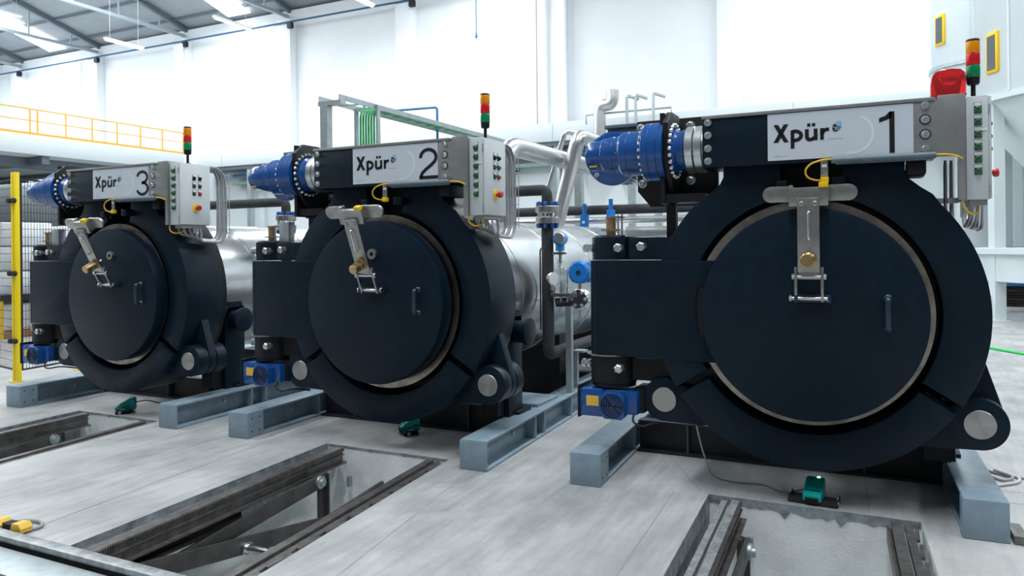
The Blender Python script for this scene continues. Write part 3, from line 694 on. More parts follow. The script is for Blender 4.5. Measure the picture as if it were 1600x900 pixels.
    P('lower_channel', lambda: MB().box(1.20, 1.31, 0.06, 0.33, 2.15, 2.261, 0.02), 'black', 'lchan', par=tb)
    sg = P('sign_panel', lambda: MB().box(SX0, SX1, -0.006, -0.0005, SZ0, SZ1), 'sign', 'sign', label='pale printed sign panel')
    P('lettering', word, 'ink', 'word', par=sg)
    P('number', lambda: digit(i + 1), 'ink', 'digit%d' % i, par=sg)
    P('ring_mark', pale_arc, 'sign_pale', 'parc', par=sg)
    P('leaf_logo', lambda: leaf('dark'), 'leaf_dark', 'leafd', par=sg); P('leaf_logo', lambda: leaf('blue'), 'leaf_blue', 'leafb', par=sg); P('leaf_logo', lambda: leaf('light'), 'leaf_light', 'leafl', par=sg)
    P('caption', TXT_BY, 'ink_grey', 'tby', par=sg); P('caption', TXT_ID, 'ink_grey', 'tid', par=sg)
    sw = P('limit_switch', lambda: MB().box(0.712, 0.757, -0.03, -0.012, 2.16, 2.27, 0.003), 'steel', 'lsw')
    P('switch_head', lambda: MB().box(0.712, 0.760, -0.045, -0.005, 2.122, 2.158, 0.004), 'yellow', 'lswh', par=sw)
    P('switch_label', lambda: MB().box(0.718, 0.750, -0.032, -0.030, 2.222, 2.240), 'tag_white', 'lswl', par=sw)
    P('switch_cable', lambda: MB().tube([(0.79, -0.03, 2.268), (0.73, -0.045, 2.270), (0.65, -0.05, 2.245), (0.618, -0.05, 2.20), (0.635, -0.04, 2.155), (0.69, -0.03, 2.138), (0.715, -0.03, 2.14)], 0.006, 8, 0.06), 'cable_yellow', 'lswc', par=sw)
    P('duct_cable', lambda: MB().tube([(1.355, -0.022, 2.264), (1.42, -0.024, 2.262), (1.47, -0.022, 2.248), (1.495, -0.012, 2.232)], 0.006, 8, 0.03), 'cable_yellow', 'ductc')
    # --- gear drive
    gb = P('gearbox', gear_body, 'drive_blue', 'gbody', label='blue planetary gearbox')
    P('gear_hub', gear_hub, 'drive_blue', 'ghub', par=gb)
    P('flange_plate', octa, 'black', 'octa', par=gb)
    stuff(P('flange_bolts', lambda: bolt_circle(-0.285, 0.186, 24, 1, 0.015, 0.024), 'zinc', 'bc1', par=gb))
    stuff(P('collar_bolts', lambda: bolt_circle(-0.484, 0.190, 24, -1, 0.012, 0.018), 'zinc', 'bc2', par=gb))
    stuff(P('end_bolts', lambda: bolt_circle(-0.805, 0.122, 10, -1, 0.0045, 0.007).lathe([(0.001, 0), (0.001, 0.001)], (0, GY, GZ)), 'zinc', 'bc3', par=gb))
    stuff(P('neck_bolts', lambda: bolt_circle(-0.676, 0.142, 12, -1, 0.0045, 0.007), 'zinc', 'bc4', par=gb))
    for x0 in (-0.180, -0.116):
        P('coupling_disc', lambda: MB().lathe([(0.10, -0.0005), (0.164, 0), (0.167, 0.004), (0.167, 0.052), (0.164, 0.056), (0.10, 0.0565)], (0, GY, GZ), (1, 0, 0), 56), 'zinc', 'cdisc', par=gb, loc=(x0, 0, 0))
    P('coupling_flange', lambda: bolt_circle(-0.058, 0.125, 12, 1, 0.014, 0.015).lathe([(0.14, -0.0595), (0.14, -0.052)], (0, GY, GZ), (1, 0, 0), 32), 'zinc', 'cfl', par=gb)
    P('gear_label', lambda: MB().box(-0.905, -0.845, GY - 0.085, GY - 0.06, GZ - 0.090, GZ - 0.078), 'tag_yellow', 'glab', par=gb)
    mp = P('mount_plate', lambda: MB().prism([(-0.63, 2.69), (-0.63, 2.15), (-0.53, 2.03), (-0.02, 2.03), (-0.02, 2.69)], 0.445, 0.485, 'y', bev=0.004).box(-0.36, -0.05, 0.12, 0.45, 2.04, 2.10).box(-0.36, -0.33, 0.10, 0.46, 2.03, 2.68), 'black', 'mplate')
    P('mount_post', lambda: MB().box(-0.37, -0.30, 0.30, 0.36, 1.796, 2.035), 'black', 'mpost')
    for bx, bz in ((-0.60, 2.64), (-0.59, 2.21), (-0.22, 2.63), (-0.22, 2.22)):
        P('mount_bolt', lambda: MB().bolt((0, 0, 0), (0, -1, 0), 0.026, 0.026), 'zinc', 'mbolt', par=mp, loc=(bx, 0.445, bz))
    dm = P('drive_motor', lambda: MB().lathe([(0.19, 0.52), (0.215, 0.53), (0.215, 0.56), (0.16, 0.57), (0.15, 0.62)], (-0.86, 0, 2.43), (0, 1, 0), 48), 'drive_blue', 'dmotor', label='blue drive motor flange')
    P('motor_fins', lambda: [m.box(-0.004, 0.004, 0.62, 0.95, 0.13, 0.185, M=Matrix.Translation((-0.86, 0, 2.43)) @ Matrix.Rotation(k * PI / 16, 4, 'Y')) for m in [MB()] for k in range(32)][0].cyl((-0.86, 0.62, 2.43), (-0.86, 0.95, 2.43), 0.135, seg=32), 'beam_grey', 'mfins', par=dm)
    P('terminal_box', lambda: MB().box(-0.93, -0.62, 0.62, 0.86, 2.58, 2.68, 0.006).box(-0.95, -0.60, 0.60, 0.88, 2.68, 2.71, 0.006), 'beam_web', 'tbox', par=dm)
    P('motor_bolt', lambda: MB().bolt((-0.985, 0.53, 2.30), (0, -1, 0), 0.022, 0.022), 'zinc', 'mob', par=dm)
    # --- control cabinet
    cb = P('control_cabinet', lambda: MB().box(1.517, 1.630, 0.018, 0.397, 1.988, 2.603, 0.003), 'cabinet', 'cab', label='light grey control cabinet')
    P('cabinet_door', lambda: MB().box(1.632, 1.648, 0.030, 0.400, 1.992, 2.600, 0.004), 'cabinet', 'cabd', par=cb)
    for hz in (2.53, 2.05):
        P('door_hinge', lambda: MB().cyl((0, 0, -0.02), (0, 0, 0.02), 0.006, seg=8), 'galvanised', 'cabh', par=cb, loc=(1.636, 0.022, hz))
    for k in range(6):
        z = 2.520 - 0.0733 * k
        P('indicator_lamp', lambda: MB().lathe([(0.021, 0), (0.021, 0.006), (0.017, 0.008), (0.0165, 0.022), (0.012, 0.030), (0.002, 0.033)], (0, 0, 0), (0, -1, 0), 20), 'green_lamp', 'ilamp', par=cb, loc=(1.578, 0.018, z))
        P('lamp_plate', lambda: MB().box(-0.020, 0.020, -0.004, 0.0, -0.02, 0.045, 0.001), 'black', 'iplate', par=cb, loc=(1.578, 0.0178, z))
        P('lamp_tag', lambda: MB().box(-0.018, 0.018, -0.006, -0.004, 0.022, 0.043), 'tag_white', 'itag', par=cb, loc=(1.578, 0.0178, z))
    P('lamp_tag', lambda: MB().box(1.585, 1.625, 0.013, 0.0155, 2.395, 2.410), 'tag_white', 'itag2', par=cb)
    for a, yy in enumerate((0.197, 0.268)):
        for b, zz in enumerate((2.456, 2.380, 2.303)):
            mm = 'black' if b == 0 else ('red_lamp' if (a, b) == (1, 2) else 'green_lamp')
            P('selector_plate', lambda: MB().box(0, 0.004, -0.018, 0.018, -0.02, 0.04, 0.001), 'black', 'selp', par=cb, loc=(1.648, yy, zz))
            P('selector_tag', lambda: MB().box(0.004, 0.006, -0.016, 0.016, 0.019, 0.038), 'tag_white', 'selt', par=cb, loc=(1.648, yy, zz))
            P('push_button', lambda: MB().lathe([(0.016, 0), (0.016, 0.008), (0.012, 0.010), (0.012, 0.018), (0.009, 0.021)], (0, 0, 0), (1, 0, 0), 18), mm, 'pb%d%d' % (a, b), par=cb, loc=(1.650, yy, zz))
    P('stop_collar', lambda: MB().cyl((1.648, 0.222, 2.158), (1.655, 0.222, 2.158), 0.042, seg=28), 'yellow', 'estc', par=cb)
    P('stop_button', lambda: MB().lathe([(0.014, 0), (0.014, 0.018), (0.024, 0.020), (0.026, 0.026), (0.026, 0.044), (0.022, 0.050)], (1.655, 0.222, 2.158), (1, 0, 0), 28), 'red_lamp', 'estb', par=cb, label='red emergency stop button')
    P('cable_gland', lambda: MB().box(1.535, 1.628, 0.06, 0.36, 1.955, 1.988, 0.004), 'cable_grey', 'cgl', par=cb)
    # cables looping from the cabinet bottom up its back
    for k in range(5):
        x = 1.545 + 0.019 * k; y0 = 0.09 + 0.05 * k
        P('control_cable', lambda: MB().tube([(x, y0, 1.96), (x, y0 + 0.02, 1.90), (x, 0.30, 1.855 - 0.008 * k), (x, 0.52 + 0.012 * k, 1.835 - 0.006 * k), (x, 0.585 + 0.012 * k, 1.90), (x, 0.59 + 0.012 * k, 2.20), (x, 0.585 + 0.01 * k, 2.50), (x, 0.53, 2.575 + 0.004 * k), (x, 0.39, 2.575 + 0.004 * k)], 0.0105, 8, 0.07), 'conduit' if k % 2 else 'cable_grey', 'ccab%d' % k, par=cb)
    P('cable_rack', lambda: [m for m in [MB()] if [m.tube([(1.535, 0.62, z), (1.64, 0.62, z), (1.64, 0.66, z)], 0.004, 6) for z in (1.95, 2.1, 2.25, 2.4, 2.52)] and m.tube([(1.64, 0.66, 1.9), (1.64, 0.66, 2.56)], 0.004, 6) and m.tube([(1.535, 0.62, 1.9), (1.535, 0.62, 2.56)], 0.004, 6)][0], 'galvanised', 'crack', par=cb)
    P('earth_cable', lambda: MB().tube([(1.497, 0.03, 1.995), (1.505, 0.02, 1.93), (1.545, 0.05, 1.90), (1.585, 0.12, 1.92), (1.59, 0.13, 1.965)], 0.006, 8, 0.04), 'cable_yellow', 'ecab', par=cb)
    P('conduit_pipe', lambda: MB().cyl((1.43, 0.37, 1.9), (1.43, 0.37, 2.262), 0.012, seg=10).cyl((1.465, 0.39, 1.9), (1.465, 0.39, 2.262), 0.014, seg=10).box(1.38, 1.50, 0.37, 0.375, 1.985, 2.02, M=Matrix.Identity(4)), 'bright_steel', 'cpipe', par=cb)
    # --- signal tower
    st = P('signal_tower', lambda: MB().cyl((1.572, 0.19, 2.603), (1.572, 0.19, 2.72), 0.013, seg=16).lathe([(0.03, 2.60), (0.03, 2.612), (0.014, 2.615)], (1.572, 0.19, 0), (0, 0, 1), 20).lathe([(0.030, 2.70), (0.035, 2.712), (0.037, 2.745)], (1.572, 0.19, 0), (0, 0, 1), 28), 'black', 'tower', label='three colour signal tower')
    for nm, z0, mm in (('green', 2.745, 'lens_green'), ('red', 2.820, 'lens_red'), ('amber', 2.894, 'lens_amber')):
        P('signal_lens', lambda: MB().lathe([(0.036, 0), (0.0385, 0.004), (0.0385, 0.065), (0.036, 0.072)], (1.572, 0.19, 0), (0, 0, 1), 28), mm, 'lens' + nm, par=st, loc=(0, 0, z0), label=nm + ' signal lens')
    P('tower_cap', lambda: MB().lathe([(0.036, 2.966), (0.039, 2.968), (0.038, 2.974), (0.032, 2.980)], (1.572, 0.19, 0), (0, 0, 1), 28), 'black', 'tcp', par=st)
    if i == 0:
        bc = part('beacon', MB().prism([(1.335, 2.622), (1.525, 2.622), (1.527, 2.72), (1.522, 2.765), (1.500, 2.788), (1.45, 2.797), (1.40, 2.794), (1.362, 2.780), (1.342, 2.75), (1.336, 2.70)], 0.08, 0.24, 'y', bev=0.012), 'beacon_red', t, label='red rotating warning beacon')
        part('reflector', MB().prism([(1.37, 2.635), (1.49, 2.635), (1.51, 2.77), (1.46, 2.70), (1.41, 2.70), (1.36, 2.77)], 0.13, 0.18, 'y'), 'zinc', bc)
        part('beacon_base', MB().box(1.335, 1.527, 0.07, 0.25, 2.6225, 2.634), 'red_lamp', bc)
    return t
machines = [build_machine(i) for i in range(3)]

# cable from the cross beam to pedal 1, pedals
def pedal(x, y, rz, lab, led):
    t = empty('foot_pedal', (x, y, 0), rz); tag(t, lab, 'pedal', 'green foot pedals')
    part('base', lambda: MB().box(-0.155, 0.155, -0.075, 0.06, 0.0, 0.032, 0.004).box(-0.155, -0.145, -0.06, 0.06, 0.0, 0.05).box(0.145, 0.155, -0.06, 0.06, 0.0, 0.05), 'rubber', t, key='pdb')
    part('hood', lambda: MB().prism([(-0.085, 0.03), (-0.085, 0.065), (-0.06, 0.085), (0.045, 0.150), (0.08, 0.150), (0.095, 0.12), (0.095, 0.022)], -0.060, 0.060, 'x', bev=0.012), 'teal', t, key='pdh', label='teal pedal hood')
    part('treadle', lambda: MB().box(-0.042, 0.042, -0.098, -0.084, 0.02, 0.052, 0.004), 'black', t, key='pdt')
    part('warning_stripe', lambda: MB().box(-0.05, 0.05, -0.004, 0.004, 0.0, 0.003, M=Matrix.Translation((0, -0.05, 0.092)) @ Matrix.Rotation(0.55, 4, 'X')), 'black', t, key='pds')
    for sx in (-1, 1):
        part('bracket', lambda: MB().prism([(-0.06, 0), (0.05, 0), (0.02, 0.055), (-0.03, 0.055)], -0.004, 0.004, 'x').cyl((-0.01, -0.03, 0.02), (0.01, -0.03, 0.02), 0.016, seg=12), 'galvanised', t, key='pdk', loc=(sx * 0.15, 0, 0))
    if led: part('status_light', MB().box(0.01, 0.03, 0.055, 0.075, 0.149, 0.157, 0.003), 'pedal_led', t)
pedal(0.635, 0.215, -0.10, 'green foot pedal in front of the first machine with lit green light', True)
pedal(-2.96, 0.74, -0.8, 'green foot pedal in the shadow under the second machine', False)
pedal(-6.29, 0.27, -0.85, 'green foot pedal on the floor before the third machine', False)
def cord(name, pts, r, m, lab, cat='cable', group=None):
    o = part(name, MB().tube(pts, r, 8, 0.12), m); tag(o, lab, cat, group); return o
cord('pedal_cable', [(-0.12, 0.10, 0.46), (-0.10, 0.16, 0.30), (-0.06, 0.30, 0.06), (0.06, 0.40, 0.008), (0.30, 0.46, 0.008), (0.42, 0.30, 0.008), (0.56, 0.40, 0.02), (0.60, 0.34, 0.09), (0.60, 0.30, 0.095)], 0.006, 'cable_grey', 'thin grey cable from first machine to its foot pedal')
cord('pedal_cable', [(-2.88, 0.70, 0.08), (-2.72, 0.9, 0.05), (-2.6, 1.0, 0.01)], 0.006, 'black', 'short black cable behind the second foot pedal')
cord('pedal_cable', [(-6.24, 0.33, 0.09), (-6.16, 0.42, 0.11), (-5.95, 0.52, 0.05), (-5.72, 0.62, 0.008), (-5.6, 1.0, 0.008)], 0.006, 'black', 'black cable curling from the third foot pedal')
cord('floor_hose', [(1.62, 1.7, 0.05), (1.72, 1.5, 0.01), (1.86, 1.42, 0.012), (1.95, 1.36, 0.012), (1.93, 1.22, 0.012), (1.72, 1.02, 0.012)], 0.011, 'cable_white', 'grey cable loop on the floor right of the first machine', group='cables by the right beam')
cord('floor_hose', [(1.66, 1.75, 0.05), (1.74, 1.58, 0.01), (1.78, 1.42, 0.012), (2.0, 1.33, 0.012), (2.5, 1.25, 0.012), (3.2, 0.9, 0.012)], 0.009, 'cable_grey', 'thin dark cable running off right from the first machine', group='cables by the right beam')
cord('floor_hose', [(1.60, 1.72, 0.05), (1.70, 1.40, 0.01), (1.84, 1.20, 0.012), (1.92, 1.30, 0.026), (1.80, 1.44, 0.026)], 0.010, 'cable_grey', 'inner dark cable coil beside the right beam', group='cables by the right beam')
cord('green_hose', [(2.2, 9.9, 0.02), (2.614, 9.235, 0.02), (3.0, 8.6, 0.02), (4.2, 7.2, 0.02)], 0.022, 'hose_green', 'bright green hose on the floor right of first machine', 'hose')

# ================================================================== SCISSOR LIFTS IN THE PITS
def lift(i):
    t = empty('scissor_lift', (0, 0, PD))
    tag(t, ['lowered scissor lift in the pit before the first machine', 'lowered scissor lift with dark arms in the pit before the second machine', 'lowered scissor lift in the pit before the third machine'][i], 'lift', 'pit lifts')
    fl, fr = pit_x(i, PY1); nl, nr = pit_x(i, PY0)
    Z = -PD
    ya, yb = 0.04, PY0 + 0.03
    def strip(o0, o1, z0, z1, side, a=ya, b=yb):
        kl = (nl - fl) / (PY1 - PY0); kr = (nr - fr) / (PY1 - PY0)
        X = (lambda y: fl + kl * (PY1 - y)) if side == 'l' else (lambda y: fr + kr * (PY1 - y))
        return MB().prism([(X(a) + o0, a), (X(a) + o1, a), (X(b) + o1, b), (X(b) + o0, b)], Z + z0, Z + z1, 'z')
    xm = lambda y, o: fl + (nl - fl) * (PY1 - y) / (PY1 - PY0) + o
    bars = [('l', 0.095, 0.135, -0.05, -0.012, 'rail_pale' if i == 0 else 'rail_steel'), ('l', 0.165, 0.215, -0.030, 0.0, 'rail_pale' if i == 0 else 'rail_steel'),
            ('r', -0.175, -0.115, -0.030, 0.0, 'rail_steel'), ('r', -0.100, -0.055, -0.055, -0.015, 'rail_steel')]
    for s, a, b, z0, z1, m in bars:
        part('rail', strip(a, b, z0, z1, s), m, t)
    # channel side beams below the rails
    for s, a, b in (('l', 0.185, 0.262), ('r', -0.20, -0.14)):
        part('platform_beam', strip(a, b - 0.045, -0.115, -0.030, s), 'rail_steel', t)
        part('beam_flange', strip(a, b, -0.128, -0.115, s), 'rail_steel', t)
        part('beam_flange', strip(a, b - 0.025, -0.060, -0.052, s), 'rail_steel', t)
    # toothed rack along the left rail
    rk = MB(); n = 150
    for k in range(n):
        y = ya + (yb - ya) * (k + 0.3) / n
        x = xm(y, 0.217)
        rk.box(x, x + 0.016, y - 0.0055, y + 0.0035, Z - 0.028, Z - 0.002)
    stuff(part('rack_teeth', rk, 'rail_steel', t))
    rk = MB()
    for k in range(9):
        y = ya + (yb - ya) * (k + 0.5) / 9; x = fr + (nr - fr) * (PY1 - y) / (PY1 - PY0)
        rk.box(x - 0.052, x - 0.03, y - 0.10, y + 0.10, Z - 0.03, Z - 0.012)
    part('rail_clips', rk, 'rail_steel', t)
    # scissor arms
    def arm(x, p, q, hgt, wd=0.03):
        d = Vector((0, q[0] - p[0], q[1] - p[1])); L = d.length; ang = math.atan2(d.z, d.y)
        return MB().box(0, wd, -0.06, L + 0.06, -hgt, hgt, 0.004, M=Matrix.Translation((x, p[0], Z + p[1])) @ Matrix.Rotation(ang, 4, 'X'))
    x1 = xm(-0.3, 0.30); x2 = fr - 0.36
    for x in (x1, x2):
        if x == x2 and i == 0: continue
        part('scissor_arm', arm(x, (-0.40, -0.155), (-1.9, -0.30), 0.055), 'lift_dark', t)
        part('scissor_arm', arm(x + 0.05, (-2.2, -0.21), (-0.38, -0.50), 0.06), 'lift_dark', t)
        if x == x2: continue
        part('pivot_bolt', MB().lathe([(0.05, 0), (0.05, 0.02), (0.03, 0.022), (0.03, 0.045)], (x + 0.03, -0.42, Z - 0.155), (1, 0, 0), 20), 'galvanised', t)
        part('guide_post', MB().box(x - 0.05, x - 0.02, -0.36, -0.28, Z - 0.50, Z - 0.12).box(x - 0.05, x + 0.02, -0.30, -0.285, Z - 0.50, Z - 0.12), 'lift_dark', t)
        part('stub_channel', MB().box(x - 0.09, x - 0.01, -2.3, -1.15, Z - 0.225, Z - 0.212).box(x - 0.09, x - 0.01, -2.3, -1.15, Z - 0.145, Z - 0.132).box(x - 0.09, x - 0.075, -2.3, -1.15, Z - 0.212, Z - 0.145), 'lift_dark', t)
    part('cross_shaft', MB().cyl((x1 + 0.05, -1.27, Z - 0.370), (x2, -1.27, Z - 0.370), 0.030, seg=20).lathe([(0.045, 0), (0.045, 0.03)], (x1 + 0.08, -1.27, Z - 0.370), (1, 0, 0), 20), 'bright_steel', t, label='bright steel cross shaft')
    part('base_frame', strip(0.12, 0.24, PD + 0.001, PD + 0.09, 'l').prism([(fr - 0.24, ya), (fr - 0.12, ya), (nr - 0.12, yb), (nr - 0.24, yb)], 0.001, 0.09, 'z'), 'lift_dark', t)
    part('hose', MB().tube([(x1 + 0.3, -0.2, 0.10), (x1 + 0.35, -0.8, 0.06), (x1 + 0.25, -1.5, 0.10), (x1 + 0.45, -2.2, 0.06)], 0.02, 8, 0.2), 'black', t)
    part('valve_tag', MB().box(xm(0.0, 0.27), xm(0.0, 0.30), 0.02, 0.06, Z - 0.33, Z - 0.24), 'beam_grey', t)
    return t
for i in range(3): lift(i)

# ---- rails of the cross trench (transfer track)
t = empty('transfer_track', (-4.0, -2.47, 0)); tag(t, 'pale steel transfer track crossing the bottom left corner', 'rail')
part('rail', MB().box(-12, 14, -0.045, 0.035, 0.0, 0.035, 0.004), 'rail_pale', t)
part('rail_web', MB().box(-12, 14, -0.02, 0.0, -0.16, 0.0), 'lift_dark', t)
part('ledge', MB().box(-12, 14, -0.30, -0.070, -0.07, -0.012, 0.004), 'galvanised', t)
part('ledge', MB().box(-12, 14, -0.34, -0.30, -0.40, -0.07), 'galvanised', t)
part('lower_rail', MB().box(-12, 14, -0.60, -0.40, -0.34, -0.28, 0.006), 'galvanised', t)
part('cover_plate', MB().box(-0.55, 0.1, -0.58, -0.42, -0.28, -0.25, 0.004), 'galvanised', t)
# yellow and black piece behind the track
t = empty('floor_sensor', (-3.90, -2.375, 0), 0.05); tag(t, 'yellow and black sensor assembly with cable at bottom left', 'sensor')
part('body', MB().box(-0.16, 0.16, -0.035, 0.035, 0, 0.05, 0.006), 'rubber', t)
for x in (-0.19, -0.02, 0.17):
    part('marker', MB().prism([(-0.05, 0.012), (-0.03, 0.065), (0.03, 0.068), (0.055, 0.04), (0.05, 0.012)], -0.04, 0.04, 'y', bev=0.004), 'tag_yellow', t, loc=(x, -0.01, 0))
part('sensor_cable', MB().tube([(0.02, 0.03, 0.03), (0.03, 0.11, 0.02), (0.14, 0.15, 0.012), (0.22, 0.09, 0.012), (0.20, 0.02, 0.012)], 0.011, 8, 0.06), 'cable_grey', t)
o = part('wood_block', MB().box(-0.035, 0.035, -0.12, 0.12, 0.0, 0.05, 0.003), 'rail_steel', None, loc=(1.755, 0.03, 0), rot=(0, 0, 0.04)); tag(o, 'small dark shim block beside the front end of the right beam', 'block')

# ================================================================== PIPEWORK BETWEEN THE VESSELS
def clad_line(name, pts, r, m, lab, fil=0.2, loc=None, group=None, cat='pipe', seg=20):
    o = part(name, MB().tube(pts, r, seg, fil), m); tag(o, lab, cat, group); return o
def steam_branch(i, lab):
    x0 = -1.935 + (0, -3.3945)[i]
    t = empty('steam_branch', (x0, 1.7, 0)); tag(t, lab, 'pipe', 'flanged steam branches')
    part('upper_pipe', lambda: MB().tube([(-2.9, 0, 2.30), (0, 0, 2.30), (0, 0, 2.16)], 0.055, 20, 0.12), 'insulation', t, key='sbu')
    part('lower_pipe', lambda: MB().tube([(0, 0, 1.95), (0, 0, 0.66), (0, 2.4, 0.66)], 0.060, 20, 0.09), 'insulation', t, key='sbl')
    for z in (1.965, 2.075):
        part('flange', lambda: MB().cyl((0, 0, 0), (0, 0, 0.062), 0.118, seg=36, ch=0.004), 'steel', t, key='sbf', loc=(0, 0, z))
    for k in range(8):
        a = 2 * PI * k / 8 + 0.2
        part('stud', lambda: MB().cyl((0, 0, 1.92), (0, 0, 2.18), 0.010, seg=8), 'zinc', t, key='sbs', loc=(0.092 * math.cos(a), 0.092 * math.sin(a), 0))
        part('nut', lambda: MB().lathe([(0.021, 0), (0.021, 0.03), (0.014, 0.045)], (0, 0, 2.138), (0, 0, 1), 6).lathe([(0.021, 0), (0.021, 0.03), (0.014, 0.045)], (0, 0, 1.964), (0, 0, -1), 6), 'bolt_blue', t, key='sbn', loc=(0.092 * math.cos(a), 0.092 * math.sin(a), 0), label='blue coated nuts')
    part('trace_tube', lambda: MB().tube([(-0.075, 0.02, 1.72), (-0.09, 0.02, 1.70), (-0.09, 0.02, 0.9)], 0.008, 8, 0.02), 'rubber', t, key='sbt')
    return t
steam_branch(0, 'dark insulated steam pipe with blue nutted flange between first and second machines')
steam_branch(1, 'dark insulated steam pipe with blue nutted flange between second and third machines')
# stand, instruments
o = part('pipe_stand', MB().box(-0.03, 0.03, -0.03, 0.03, 0.237, 1.14).box(-0.14, 0.14, -0.03, 0.03, 1.14, 1.16).box(-0.055, -0.015, 0.25, 0.30, 0.237, 0.62).box(-0.08, 0.08, 0.2, 0.34, 0.62, 0.64), 'galvanised', None, loc=(-1.83, 2.0, 0)); tag(o, 'grey square steel pipe stand right of the dark steam pipe', 'stand')
t = empty('pressure_transmitter', (-1.80, 1.70, 1.55)); tag(t, 'small blue pressure transmitter beside the dark steam pipe', 'instrument')
part('housing', MB().cyl((0, -0.05, 0.26), (0, 0.06, 0.26), 0.062, seg=28, ch=0.008).cyl((0, 0, 0.14), (0, 0, 0.22), 0.045, seg=24), 'actuator_blue', t)
part('display_cap', MB().cyl((0.02, -0.075, 0.265), (0.02, -0.05, 0.265), 0.056, seg=28, ch=0.006), 'zinc', t)
part('manifold', MB().box(-0.10, 0.06, -0.02, 0.02, 0.105, 0.13, 0.003).cyl((0, 0, 0.02), (0, 0, 0.14), 0.018, seg=14), 'steel', t)
part('impulse_tube', MB().tube([(0, 0, 0.03), (0, 0, -0.03), (0.07, 0, -0.04), (0.07, 0, -0.24)], 0.007, 8, 0.03), 'bright_steel', t)
t = empty('pressure_gauge', (-1.86, 1.62, 1.30)); tag(t, 'round white faced pressure gauge behind the dark steam pipe', 'gauge')
part('case', MB().cyl((0.0, 0, 0.12), (0.03, -0.02, 0.12), 0.065, seg=28, ch=0.004).cyl((0, 0, 0.0), (0, 0, 0.06), 0.012, seg=10), 'bright_steel', t)
part('dial', MB().cyl((0.031, -0.0207, 0.12), (0.033, -0.022, 0.12), 0.055, seg=28), 'tag_white', t)
t = empty('valve_manifold', (-1.78, 1.66, 1.22)); tag(t, 'cluster of small steel needle valves above the short dark pipe', 'valve')
part('body', MB().box(-0.10, 0.16, -0.03, 0.03, 0.02, 0.06, 0.006), 'steel', t)
for k, x in enumerate((-0.07, 0.0, 0.07)):
    part('valve_stem', lambda: MB().cyl((0, 0, 0.06), (0, 0, 0.12), 0.016, seg=10).cyl((0, 0, -0.03), (0, 0, 0.02), 0.012, seg=8), 'zinc', t, key='vst', loc=(x, 0, 0))
part('relief_valve', MB().lathe([(0.022, 0.06), (0.026, 0.12), (0.026, 0.20), (0.014, 0.22), (0.014, 0.27)], (0.02, 0, 0), (0, 0, 1), 16), 'galvanised', t)
part('rear_pipe', MB().tube([(-0.06, 0.03, -0.04), (0.20, 0.05, -0.02)], 0.045, 16), 'insulation', t)
t = empty('valve_actuator', (-1.60, 1.72, 1.10)); tag(t, 'bright blue round valve actuator left of the first hinge arm', 'valve')
part('actuator', MB().cyl((0, -0.05, 0.38), (0, 0.06, 0.38), 0.112, seg=36, ch=0.02).box(-0.10, 0.10, 0.0, 0.10, 0.28, 0.48, 0.02), 'valve_blue', t)
part('centre_screw', MB().cyl((0, -0.056, 0.38), (0, -0.05, 0.38), 0.022, seg=16), 'rubber', t)
part('valve_body', MB().cyl((0, -0.06, 0.12), (0, 0.05, 0.12), 0.10, seg=28, ch=0.01).cyl((0, 0, 0.2), (0, 0, 0.28), 0.02, seg=12), 'bright_steel', t)
for k in range(6):
    part('flange_bolt', lambda: MB().bolt((0, -0.06, 0), (0, -1, 0), 0.014, 0.03), 'zinc', t, key='vab', loc=(0.07 * math.cos(k * PI / 3), 0, 0.12 + 0.07 * math.sin(k * PI / 3)))
part('drain_tube', MB().tube([(0.0, -0.02, 0.04), (0.0, -0.02, -0.10)], 0.012, 8), 'bright_steel', t)
# insulated supply lines over the second vessel
clad_line('exhaust_duct', [(-2.78, 2.45, 2.02), (-2.78, 2.45, 2.90), (-2.78, 9.5, 2.90)], 0.115, 'clad_pipe', 'fat aluminium clad duct rising from second vessel and bending back', 0.34)
clad_line('inclined_duct', [(-2.79, 4.0, 2.02), (-2.47, 4.0, 3.17), (-2.40, 8.8, 3.17)], 0.095, 'clad_pipe', 'slanting aluminium clad duct left of the first blue gearbox', 0.14)
clad_line('inclined_pipe', [(-3.36, 4.6, 2.0), (-2.86, 4.5, 3.33), (-2.72, 5.6, 3.33)], 0.035, 'clad_pipe', 'thin slanting steel pipe left of the clad duct', 0.08)
clad_line('header_pipe', [(-5.2, 6.0, 2.30), (0.3, 6.0, 2.30)], 0.075, 'insulation', 'black insulated header pipe behind the first hinge', 0)
clad_line('header_pipe', [(-5.2, 5.8, 2.13), (-0.25, 5.8, 2.13), (-0.25, 5.8, 1.75)], 0.05, 'clad_pipe', 'white header pipe just below the black header pipe', 0.1)
clad_line('return_pipe', [(-2.15, 5.0, 1.93), (-0.1, 5.0, 1.93)], 0.075, 'clad_pipe', 'pale clad pipe above the first hinge block', 0.1)
clad_line('loop_pipe', [(-0.55, 4.4, 1.4), (-0.55, 4.4, 2.12), (0.2, 4.4, 2.10)], 0.055, 'clad_pipe', 'white bent pipe beside the first machine ring', 0.1)
for x, y, z, lab in ((-3.0, 5.6, 2.02, 'left small blue valve on the pipes behind the first hinge'), (-2.58, 5.6, 2.08, 'right small blue valve above the bronze spool')):
    t = empty('control_valve', (x, y, z)); tag(t, lab, 'valve', 'small blue valves')
    part('body', lambda: MB().box(-0.055, 0.055, -0.05, 0.05, 0.0, 0.20, 0.006), 'valve_blue', t, key='cvb')
    part('stem', lambda: MB().cyl((0, 0, 0.2), (0, 0, 0.36), 0.032, seg=14), 'valve_blue', t, key='cvs')
    part('name_plate', lambda: MB().box(-0.022, 0.022, -0.052, -0.05, 0.06, 0.10), 'tag_white', t, key='cvn')
